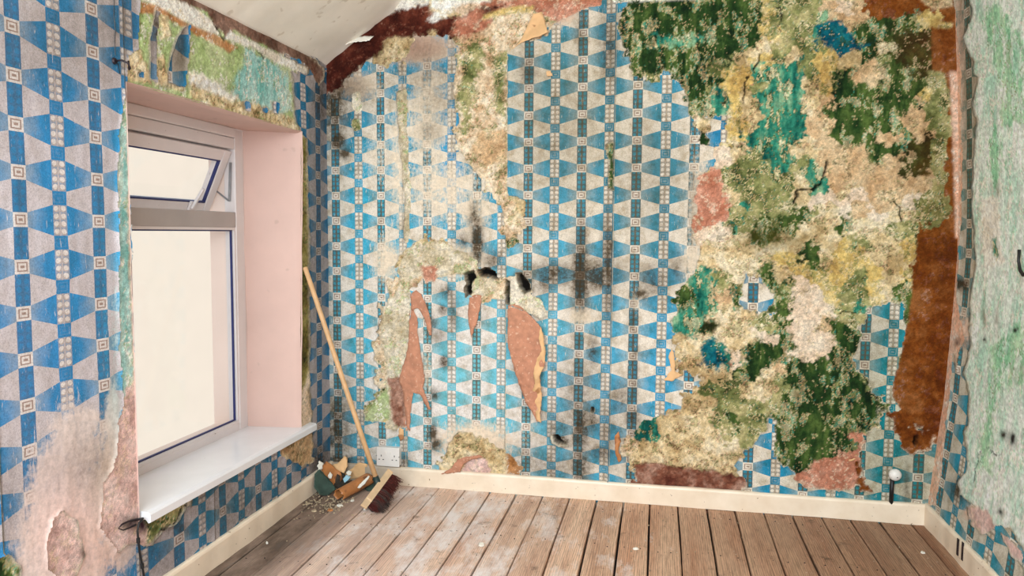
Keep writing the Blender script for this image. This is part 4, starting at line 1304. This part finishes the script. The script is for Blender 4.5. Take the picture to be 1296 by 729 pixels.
def sheet_mesh(poly2, emb, step, thick=0.0012, jag=0.0, seed=0):
    """polygon (2D, metres) -> triangulated sheet with inner grid points, mapped by emb(u, v) -> Vector"""
    bm = bmesh.new()
    rnd_ = random.Random(seed)
    P = [Vector((p[0], p[1])) for p in poly2]
    bd = []
    for i, p in enumerate(P):
        q = P[(i + 1) % len(P)]
        n = max(1, int((q - p).length / step))
        for k in range(n):
            v = p.lerp(q, k / n)
            if k: v += Vector((rnd_.uniform(-jag, jag), rnd_.uniform(-jag, jag)))
            bd.append(v)
    xs_ = [p.x for p in P]; ys2 = [p.y for p in P]
    bdt = [(v.x, v.y) for v in bd]
    inner = []
    u = min(xs_)
    while u < max(xs_):
        v = min(ys2)
        while v < max(ys2):
            if in_poly(u, v, bdt) and min((Vector((u, v)) - b).length for b in bd) > step * .55:
                inner.append(Vector((u, v)))
            v += step
        u += step
    from mathutils.geometry import delaunay_2d_cdt
    n = len(bd)
    vs, es, fs, *_ = delaunay_2d_cdt(bd + inner, [(i, (i + 1) % n) for i in range(n)], [], 1, 1e-6)
    bv = [bm.verts.new(emb(v.x, v.y)) for v in vs]
    for f in fs:
        try: bm.faces.new([bv[i] for i in f])
        except ValueError: pass
    bmesh.ops.recalc_face_normals(bm, faces=bm.faces)
    r = bmesh.ops.solidify(bm, geom=bm.faces[:], thickness=thick)
    return bm


def wall_flap(name, polypx, mat, hinge, lift, label=None, step=.012, seed=0, wrinkle=.004):
    """paper torn loose from the end wall: stays on the wall at the hinge line, stands off further away"""
    P = [at(x, y, 1, 0.0) for x, y in polypx]
    H = [at(x, y, 1, 0.0) for x, y in hinge]
    h0, h1 = Vector((H[0][0], H[0][2])), Vector((H[1][0], H[1][2]))
    def emb(u, v):
        d = h1 - h0
        n = Vector((-d.y, d.x)).normalized()
        s = abs((Vector((u, v)) - h0).dot(n))
        off = .004 + lift(s) + wrinkle * (mnoise.noise(Vector((u * 14, v * 14, seed))) + .35 * mnoise.noise(Vector((u * 45, v * 30, seed))))
        return Vector((u, -max(off, .003), v))
    o = bm_obj(name, sheet_mesh([(p[0], p[2]) for p in P], emb, step, .0012, .0025, seed), mat, back_wall, smooth=True)
    if label: o['label'] = label
    return o


wall_flap('paper_flap', [(643, 387), (652, 384), (662, 390), (678, 404), (687, 414), (690, 440), (692, 458), (686, 470), (687, 500), (685, 524), (682, 532), (676, 522), (668, 508), (661, 490), (653, 462), (645, 432)], M['terracotta'],
          ((640, 384), (690, 384)), lambda s: .055 * math.sin(min(1, s / .5) * 2.4), 'long terracotta paper flap hanging point down', seed=1, wrinkle=.012)
wall_flap('paper_flap', [(686, 412), (690, 425), (693, 445), (691, 462), (686, 472), (688, 500), (685, 520), (687, 532), (681, 528), (677, 510), (674, 498), (680, 482), (678, 470), (682, 452), (688, 442), (684, 425)], M['tan_paper'],
          ((640, 384), (690, 384)), lambda s: .012 + .055 * math.sin(min(1, s / .5) * 2.4), 'pale crumpled torn rim of the long terracotta flap', seed=15, wrinkle=.022, step=.009)
wall_flap('paper_flap', [(657, 55), (668, 34), (676, 19), (686, 16), (690, 27), (695, 44), (684, 49), (672, 51), (660, 55), (650, 62), (643, 67)], M['tan_paper'],
          ((643, 68), (657, 53)), lambda s: .05 * math.sin(min(1, s / .2) * 2.2), 'tan torn flap curling over at the top of the paper', seed=2, wrinkle=.004)
wall_flap('paper_flap', [(520, 372), (527, 367), (534, 372), (541, 388), (546, 402), (548, 423), (545, 424), (538, 402), (530, 390), (521, 392)], M['terracotta'], ((518, 366), (536, 366)), lambda s: .018 * min(1, s / .2), seed=3)
wall_flap('paper_flap', [(519, 392), (524, 392), (529, 402), (529, 420), (533, 445), (539, 480), (536, 490), (544, 510), (547, 517), (544, 518), (532, 498), (524, 496), (521, 520), (520, 545), (516, 540), (512, 500), (506, 480), (517, 440)], M['terracotta'], ((518, 390), (532, 390)), lambda s: .012 * min(1, s / .3), seed=4)
wall_flap('paper_flap', [(594, 377), (601, 373), (610, 374), (608, 392), (605, 405), (598, 427), (595, 412), (593, 392)], M['terracotta'], ((592, 373), (612, 373)), lambda s: .02 * min(1, s / .2), seed=5)
wall_flap('paper_flap', [(507, 540), (513, 542), (513, 553), (509, 557), (506, 550)], M['tan_paper'], ((506, 540), (514, 540)), lambda s: .02, seed=6, step=.008)
wall_flap('paper_flap', [(840, 480), (850, 468), (846, 452), (850, 440), (853, 446), (855, 470), (864, 474), (850, 482)], M['tan_paper'], ((856, 440), (856, 480)), lambda s: .008, seed=7, step=.008)
wall_flap('paper_flap', [(692, 92), (698, 91), (700, 97), (694, 98)], M['tan_paper'], ((692, 92), (700, 91)), lambda s: .016, seed=8, step=.006)
wall_flap('paint_flake', [(440, 50), (456, 46), (474, 46), (470, 53), (452, 55), (436, 60)], M['ceiling'], ((436, 48), (474, 44)), lambda s: .03 * min(1, s / .04), seed=9, step=.008)
wall_flap('paper_flap', [(1075, 582), (1082, 579), (1079, 578), (1072, 581)], M['tan_paper'], ((1072, 580), (1082, 577)), lambda s: .02, seed=10, step=.006)
wall_flap('paper_flap', [(560, 598), (574, 590), (580, 580), (592, 576), (608, 574), (612, 577), (598, 580), (588, 586), (584, 596)], M['terracotta'], ((560, 600), (612, 580)), lambda s: .022, seed=12, step=.008)
wall_flap('paper_flap', [(778, 552), (783, 545), (786, 556), (783, 568), (787, 580), (783, 584), (779, 572)], M['back_paper'], ((790, 545), (790, 584)), lambda s: .012, seed=14, step=.008)

# ------------------------------------------------------------------ double wall socket
sk = empty('wall_socket', (0.325, -0.02, 0.15))
tag(sk, 'white double wall socket on the end wall above the baseboard, beside the broom', 'socket')
a_, b_ = at(477, 566, 1, -0.042), at(504, 587, 1, -0.042)
sx0, sx1, sz0, sz1 = a_[0], b_[0] + .004, 0.106, a_[2]
bm = bmesh.new(); add_box(bm, (sx0, -0.036, sz0), (sx1, -0.001, sz1), .004, 2); bm_obj('back_box', bm, M['socket'], sk)
bm = bmesh.new(); add_box(bm, (sx0 - .002, -0.044, sz0 - .002), (sx1 + .002, -0.0365, sz1 + .002), .003, 2); bm_obj('face_plate', bm, M['socket'], sk)
cx_, cz_ = (sx0 + sx1) / 2, (sz0 + sz1) / 2
for s in (-1, 1):
    bm = bmesh.new()
    ex = cx_ + s * .036
    for dx, dz, ww, hh in ((0, .006, .004, .009), (-.011, -.014, .008, .004), (.011, -.014, .008, .004)):
        add_box(bm, (ex + dx - ww / 2, -.0446, cz_ + dz - hh / 2), (ex + dx + ww / 2, -.0438, cz_ + dz + hh / 2))
    bm_obj('pin_holes', bm, M['black'], sk)
    bm = bmesh.new(); add_box(bm, (cx_ + s * .011 - .005, -.048, cz_ + .014), (cx_ + s * .011 + .005, -.043, cz_ + .030), .0015); bm_obj('rocker_switch', bm, M['socket'], sk)
for s in (-1, 1):
    bm = bmesh.new()
    bmesh.ops.create_cone(bm, cap_ends=True, segments=10, radius1=.003, radius2=.003, depth=.002, matrix=Matrix.Translation((cx_ + s * .062, -.0445, cz_ + .004)) @ Matrix.Rotation(math.pi / 2, 4, 'X'))
    bm_obj('screw', bm, M['metal'], sk)

# ------------------------------------------------------------------ white cap on a dark pipe, right end of the end wall
kp = at(1133, 601, 1, -0.035)
kn = empty('capped_pipe', (kp[0], -0.02, 0.1))
tag(kn, 'round white cap over a dark pipe stub above the baseboard at right', 'pipe')
bm = bmesh.new()
bmesh.ops.create_uvsphere(bm, u_segments=20, v_segments=12, radius=.0275, matrix=Matrix.Translation((kp[0], -.034, kp[2])) @ Matrix.Diagonal((1, .8, 1, 1)))
bm_obj('white_cap', bm, M['socket'], kn, smooth=True)
bm = bmesh.new()
add_tube(bm, [(kp[0] - .006, -.013, .085), (kp[0] - .005, -.013, kp[2] - .012)], .0095, 10)
bm_obj('pipe', bm, M['black'], kn, smooth=True)
bm = bmesh.new()
bmesh.ops.create_cone(bm, cap_ends=True, segments=8, radius1=.0025, radius2=.0025, depth=.003, matrix=Matrix.Translation((kp[0] + .004, -.0555, kp[2] - .006)) @ Matrix.Rotation(math.pi / 2, 4, 'X'))
bm_obj('screw', bm, M['dark_metal'], kn)

# ------------------------------------------------------------------ screw hook with thread on the left wall, black hook on the right wall, cable by the sill
hp = at(147, 77, 0, 0.012)
hk = empty('screw_hook', (0.0, hp[1], hp[2]))
tag(hk, 'small dark metal hook in the wallpaper left of the window top', 'hook')
bm = bmesh.new()
bmesh.ops.create_cone(bm, cap_ends=True, segments=12, radius1=.011, radius2=.008, depth=.006, matrix=Matrix.Translation((.008, hp[1], hp[2])) @ Matrix.Rotation(math.pi / 2, 4, 'Y'))
bm_obj('plate', bm, M['dark_metal'], hk)
bm = bmesh.new()
add_tube(bm, [(.006, hp[1], hp[2]), (.03, hp[1] + .004, hp[2] + .002), (.045, hp[1] + .012, hp[2] - .006), (.046, hp[1] + .02, hp[2] - .02), (.035, hp[1] + .03, hp[2] - .022), (.03, hp[1] + .034, hp[2] + .006)], .003, 8)
bm_obj('hook', bm, M['dark_metal'], hk, smooth=True)
bm = bmesh.new()
tp = [at(x, y, 0, .007) for x, y in ((146, 70), (145, 55), (146, 40), (144, 20), (145, -20))]
tp2 = [at(x, y, 0, .009) for x, y in ((149, 80), (151, 90), (152, 94))]
add_tube(bm, [tuple(p) for p in tp], .0012, 5); add_tube(bm, [tuple(p) for p in tp2], .0012, 5)
bm_obj('thread', bm, M['black'], hk)
rp = [at(x, y, 0, 2.995) for x, y in ((1290, 316), (1289, 330), (1291, 342), (1295, 348), (1300, 346))]
rp = [(p[0], p[1], p[2]) for p in rp]
bm = bmesh.new(); add_tube(bm, rp, [.006, .005, .006, .007, .005], 8)
tag(bm_obj('wire_hook', bm, M['black'], None, smooth=True), 'bent black wire hook on the pale green wall at the right edge', 'hook')
cp = [at(x, y, 0, .03) for x, y in ((181, 656), (176, 662), (174, 672), (175, 684), (177, 700), (180, 716), (184, 740), (186, 760))]
cp = [(p[0] if i else .03, p[1], p[2]) for i, p in enumerate(cp)]
cb = empty('black_cable', (0.03, cp[3][1], cp[3][2]))
tag(cb, 'thin black cable hanging from the near end of the window sill', 'cable')
bm = bmesh.new(); add_tube(bm, cp, .0038, 8); bm_obj('cable', bm, M['black'], cb, smooth=True)
for i in (3, 5):
    bm = bmesh.new()
    add_tube(bm, [Vector(cp[i]) + Vector((0, 0, .008)), Vector(cp[i]) + Vector((0, 0, -.008))], .0062, 8)
    bm_obj('cable_clip', bm, M['black'], cb)
bm = bmesh.new()
lp = [at(x, y, 0, .02) for x, y in ((181, 656), (172, 658), (162, 660), (154, 664), (150, 669), (156, 671), (164, 668), (172, 664))]
add_tube(bm, [tuple(p) for p in lp], [.004, .005, .0035, .003, .002, .002, .003, .004], 6)
bm_obj('loose_end', bm, M['dark_metal'], cb, smooth=True)

# ------------------------------------------------------------------ broom leaning into the corner
A_ = Vector(at(464, 637, 2, 0.045)); B_ = Vector(at_plane(491, 601, (A_.x, A_.y, 0.1), np.array([-0.35, 0.0, 1.0])))
B_ = A_ + (B_ - A_).normalized() * min(0.30, (B_ - A_).length)
top = Vector(at(386, 338, 0, 0.02))
foot = A_.lerp(B_, .56)
br = empty('broom', (foot.x, foot.y, 0))
tag(br, 'broom with pale wooden handle and dark red bristles leaning against the corner beside the window', 'broom')
ax = (B_ - A_).normalized()
hd = (top - foot).normalized()
bd_ = -(hd - ax * hd.dot(ax)).normalized()             # bristles point away from the handle
bd_ = (bd_ + Vector((.75, -.1, .1)))
bd_ = (bd_ - ax * bd_.dot(ax)).normalized()
sd_ = ax.cross(bd_).normalized()
bm = bmesh.new(); add_tube(bm, [foot + hd * .03, foot.lerp(top, .3), foot.lerp(top, .7), top - hd * .004, top], [.0125, .0122, .0118, .0115, .008], 14); bm_obj('handle', bm, M['broom_wood'], br, smooth=True)
bm = bmesh.new(); add_tube(bm, [foot - hd * .002, foot + hd * .02, foot + hd * .055], [.024, .018, .0145], 12); bm_obj('handle_socket', bm, M['ferrule'], br, smooth=True)
L_ = (B_ - A_).length
bm = bmesh.new(); add_obox(bm, A_ - sd_ * .027 - bd_ * .012, ax * L_, sd_ * .054, bd_ * .020, .006); bm_obj('block', bm, M['broom_block'], br)
rbz = random.Random(5)
for part, cnt, mat, lo, hi in (('bristles', 800, M['bristle'], 0.0, 1.0), ('dusty_bristle_ends', 220, M['bristle_tip'], 0.0, .45)):
    bm = bmesh.new()
    for i in range(cnt):
        t, s = rbz.uniform(lo, hi), rbz.uniform(-1, 1)
        p = A_ + ax * (L_ * (0.02 + .96 * t)) + sd_ * (s * .024) + bd_ * .010
        ln = rbz.uniform(.045, .066) if part == 'bristles' else rbz.uniform(.06, .085)
        d = (bd_ + sd_ * (s * .25 + rbz.uniform(-.12, .12)) + ax * (rbz.uniform(-.16, .16) + (t - .5) * .25)).normalized()
        q1 = p + d * ln * .55
        q2 = p + d * ln + Vector((rbz.uniform(-.01, .01), rbz.uniform(-.01, .01), -.012))
        q2.z = max(q2.z, .003); q1.z = max(q1.z, .003)
        add_tube(bm, [p, q1, q2], [.0016, .0015, .0007], 3, False)
    o = bm_obj(part, bm, mat, br, 'stuff')

# ------------------------------------------------------------------ heap of torn paper and plaster in the corner
def sheet_on(name, label, cat, polypx, p0, n, mat, bend, group=None, step=.012, thick=.0015, seed=0, bend_ax=0.0, jag=.003):
    """piece of torn paper: traced on its own inclined plane (point p0, normal n) and bent"""
    n = Vector(n).normalized()
    e1 = n.cross(Vector((0, 0, 1)))
    if e1.length < 1e-3: e1 = Vector((1, 0, 0))
    e1.normalize(); e2 = n.cross(e1).normalized()
    if e2.z < 0: e1, e2 = -e1, -e2
    c, s = math.cos(bend_ax), math.sin(bend_ax)
    e1, e2 = e1 * c + e2 * s, e2 * c - e1 * s
    p0 = Vector(p0)
    pts = [Vector(at_plane(x, y, tuple(p0), np.array(n))) - p0 for x, y in polypx]
    P = [(p.dot(e1), p.dot(e2)) for p in pts]
    cu = sum(p[0] for p in P) / len(P)
    def emb(u, v):
        o = bend * (u - cu) ** 2 + .008 * mnoise.noise(Vector((u * 16, v * 16, seed)))
        q = p0 + e1 * u + e2 * v + n * o
        q.x = max(q.x, .024); q.y = min(q.y, -.024); q.z = max(q.z, .003)
        return q
    o = bm_obj(name, sheet_mesh(P, emb, step, thick, jag, seed), mat, None, smooth=True)
    return tag(o, label, cat, group or 'torn paper scraps in the corner heap')


def tube_scrap(name, label, p0, p1, r0, r1, arc, mat, start=0.0, seed=0):
    """curled roll: part of a cylinder between two points, torn ends"""
    p0, p1 = Vector(p0), Vector(p1)
    t = (p1 - p0).normalized()
    a = t.cross(Vector((0, 0, 1))).normalized(); b = a.cross(t)
    bm = bmesh.new()
    nr, na = 14, 22
    rows = []
    for i in range(nr + 1):
        row = []
        for k in range(na + 1):
            ph = start + arc * k / na
            f = i / nr
            jag = .02 * mnoise.noise(Vector((k * .5, seed, 3.1 if i == nr else 0))) if i in (0, nr) else 0
            r = (r0 + (r1 - r0) * f) * (1 - .28 * k / na)
            q = p0.lerp(p1, f) + t * jag + (a * math.cos(ph) + b * math.sin(ph)) * r
            q.z = max(q.z, .003); q.x = max(q.x, .024); q.y = min(q.y, -.024)
            row.append(bm.verts.new(q))
        rows.append(row)
    for r_, s_ in zip(rows, rows[1:]):
        for k in range(na):
            bm.faces.new((r_[k], r_[k + 1], s_[k + 1], s_[k]))
    bmesh.ops.recalc_face_normals(bm, faces=bm.faces)
    bmesh.ops.solidify(bm, geom=bm.faces[:], thickness=.0015)
    o = bm_obj(name, bm, mat, None, smooth=True)
    return tag(o, label, 'paper scrap', 'torn paper scraps in the corner heap')


tube_scrap('paper_roll', 'shiny brown curled roll of stripped wallpaper in front of the corner heap', at(428, 627, 2, .032), at(466, 606, 2, .05), .034, .036, 5.0, M['back_paper'], start=-.6, seed=2)
g0 = at(425, 618, 2, 0.0)
sheet_on('paper_scrap', 'upright curved brown sheet of stripped paper leaning at the left of the corner heap', 'paper scrap',
         [(405, 592), (412, 584), (420, 588), (430, 597), (433, 606), (428, 612), (424, 620), (418, 612), (411, 602)], g0, (.7, -.6, .25), M['back_paper'], 5.0, seed=21)
g1 = at(455, 604, 2, 0.0) 
sheet_on('paper_scrap', 'wide tan sheet of torn paper lying behind the broom handle', 'paper scrap',
         [(440, 596), (450, 588), (462, 580), (470, 574), (480, 577), (476, 588), (470, 598), (462, 598), (452, 600), (443, 599)], (g1[0], g1[1] + .02, .02), (.1, -.75, .6), M['tan_paper'], 1.2, seed=22)
sheet_on('paper_scrap', 'small pale tan torn piece with ragged top at the back of the corner heap', 'paper scrap',
         [(420, 589), (429, 585), (436, 577), (440, 580), (440, 590), (435, 599), (428, 596)], (.09, -.10, .05), (.35, -.8, .4), M['tan_paper'], 1.5, seed=23)
sheet_on('paper_scrap', 'dark green crumpled paper low against the left baseboard by the heap', 'paper scrap',
         [(398, 600), (405, 594), (414, 604), (424, 620), (416, 628), (404, 626), (397, 616)], (.06, -.27, .02), (.7, -.55, .5), M['green_scrap'], 3.0, seed=24)
sheet_on('paper_scrap', 'dark green crumpled paper behind the brush block', 'paper scrap',
         [(462, 612), (468, 602), (476, 602), (480, 610), (474, 620), (466, 622), (461, 618)], (.27, -.13, .012), (.2, -.5, .8), M['green_scrap'], 3.0, seed=25)
sheet_on('paper_scrap', 'narrow white and blue paper sliver in front of the dark green piece', 'paper scrap',
         [(452, 617), (458, 610), (466, 602), (468, 603), (462, 612), (455, 618)], (.21, -.26, .03), (.2, -.8, .6), M['pale_scrap'], 2.0, seed=26, step=.006, jag=.001)
sheet_on('paper_scrap', 'grey green scrap standing at the left edge of the heap by the wall', 'paper scrap',
         [(401, 590), (404, 583), (409, 586), (408, 594), (403, 596)], (.045, -.21, .06), (.75, -.6, .2), M['pale_scrap'], 1, seed=27, step=.007)
sheet_on('paper_scrap', 'small white flake on the upright brown sheet', 'paper scrap',
         [(415, 602), (418, 597), (421, 601), (419, 606), (416, 605)], (g0[0] + .02, g0[1] - .02, 0.0), (.7, -.6, .25), M['pale_scrap'], 0, seed=28, step=.006, jag=.001)
sheet_on('paper_scrap', 'small pale blue scrap above the brown roll', 'paper scrap',
         [(434, 606), (438, 601), (444, 603), (440, 608), (436, 611)], (.15, -.17, .05), (.2, -.7, .7), simple_mat('pale_blue_paper', srgb(150, 190, 205), .8, .1, 30, .2), 0, seed=29, step=.006, jag=.001)
sheet_on('paper_scrap', 'small white lump of plaster wedged at the top of the heap', 'paper scrap',
         [(438, 598), (441, 595), (445, 597), (444, 601), (440, 602)], (.15, -.10, .05), (.2, -.7, .7), M['pale_scrap'], 6, seed=30, step=.006, jag=.001)

# bigger chips of plaster on the boards, each its own thing
rc = random.Random(12)
def chip(bm, c, r, h, rnd_):
    n = rnd_.randint(5, 7)
    a0 = rnd_.uniform(0, 6)
    ring = [(c[0] + r * rnd_.uniform(.55, 1.1) * math.cos(a0 + 2 * math.pi * k / n), c[1] + r * rnd_.uniform(.5, 1.0) * math.sin(a0 + 2 * math.pi * k / n)) for k in range(n)]
    lo_ = [bm.verts.new((x, y, c[2])) for x, y in ring]
    hi_ = [bm.verts.new((c[0] + (x - c[0]) * .8, c[1] + (y - c[1]) * .8, c[2] + h * rnd_.uniform(.5, 1.2))) for x, y in ring]
    for k in range(n):
        bm.faces.new((lo_[k], lo_[(k + 1) % n], hi_[(k + 1) % n], hi_[k]))
    bm.faces.new(hi_); bm.faces.new(lo_[::-1])
CH = [(389, 638, .016, 'long thin grey chip by the left baseboard', 'crumb'), (405, 622, .022, 'dark flat chip against the heap, beside the baseboard', 'green_scrap'), (430, 640, .02, 'white chip before the brown roll', 'pale_scrap'),
      (446, 634, .016, 'cream chip right of the roll end', 'pale_scrap'), (398, 647, .016, 'brown grey chip nearest the window sill side', 'crumb'), (418, 646, .018, 'brown chip in front of the crumbs', 'back_paper'),
      (462, 645, .010, 'tiny white chip just left of the bristles', 'pale_scrap'), (441, 628, .012, 'pale chip under the dark end of the roll', 'crumb'), (610, 690, .022, 'pale folded paper scrap on the boards', 'pale_scrap'), (804, 695, .014, 'white crumb near the middle of the floor', 'pale_scrap'),
      (1168, 700, .012, 'white crumb near the right baseboard', 'pale_scrap'), (338, 688, .007, 'white speck on the dark boards under the window', 'pale_scrap')]
for x, y, r, lb, mt in CH:
    p = at(x, y, 2, .001)
    bm = bmesh.new(); chip(bm, (p[0], p[1], .0005), r, .008, rc)
    tag(bm_obj('plaster_chip', bm, M[mt]), lb, 'plaster chip', 'plaster chips on the floorboards')
# uncountable crumbs
bm = bmesh.new()
for i in range(420):
    if i < 330:
        x, y = rc.gauss(425, 26), rc.gauss(634, 9)
    else:
        x, y = rc.uniform(330, 1150), rc.uniform(640, 725)
    if y < 612: continue
    p = at(x, y, 2, .0)
    if p[0] < .03 or p[1] > -.03 or p[0] > 2.9 or (.24 < p[0] < .55 and p[1] > -.42): continue
    chip(bm, (p[0], p[1], .0003), rc.uniform(.002, .008 if i < 330 else .004), .004, rc)
tag(bm_obj('plaster_crumbs', bm, M['crumb'], None, 'stuff'), 'loose plaster crumbs and dust scattered over the boards round the corner heap', 'debris')
# dark fluff under the heap, back lumps added to stand in for its shade
bm = bmesh.new()
for x, y, r, h in ((440, 600, .06, .03), (466, 596, .05, .02), (425, 594, .05, .07), (450, 594, .05, .05), (432, 588, .05, .08)):
    p = at(x, y, 2, 0)
    bmesh.ops.create_icosphere(bm, subdivisions=3, radius=1.0, matrix=Matrix.Translation((max(p[0], .03 + r), min(p[1], -.03 - r), 0)) @ Matrix.Diagonal((r, r, h, 1)))
for v in bm.verts:
    v.co += Vector((mnoise.noise(v.co * 30), mnoise.noise(v.co * 30 + Vector((5, 0, 0))), mnoise.noise(v.co * 30 + Vector((0, 7, 0))))) * .012
    v.co.z = max(v.co.z, .0005); v.co.x = max(v.co.x, .024); v.co.y = min(v.co.y, -.024)
tag(bm_obj('dirt_shade_heap', bm, simple_mat('dark_sweepings_shade', srgb(52, 46, 38), .95, .4, 60, .6), None, 'stuff', smooth=True), 'dark sweepings and stand-in shade under the torn paper in the corner', 'debris')
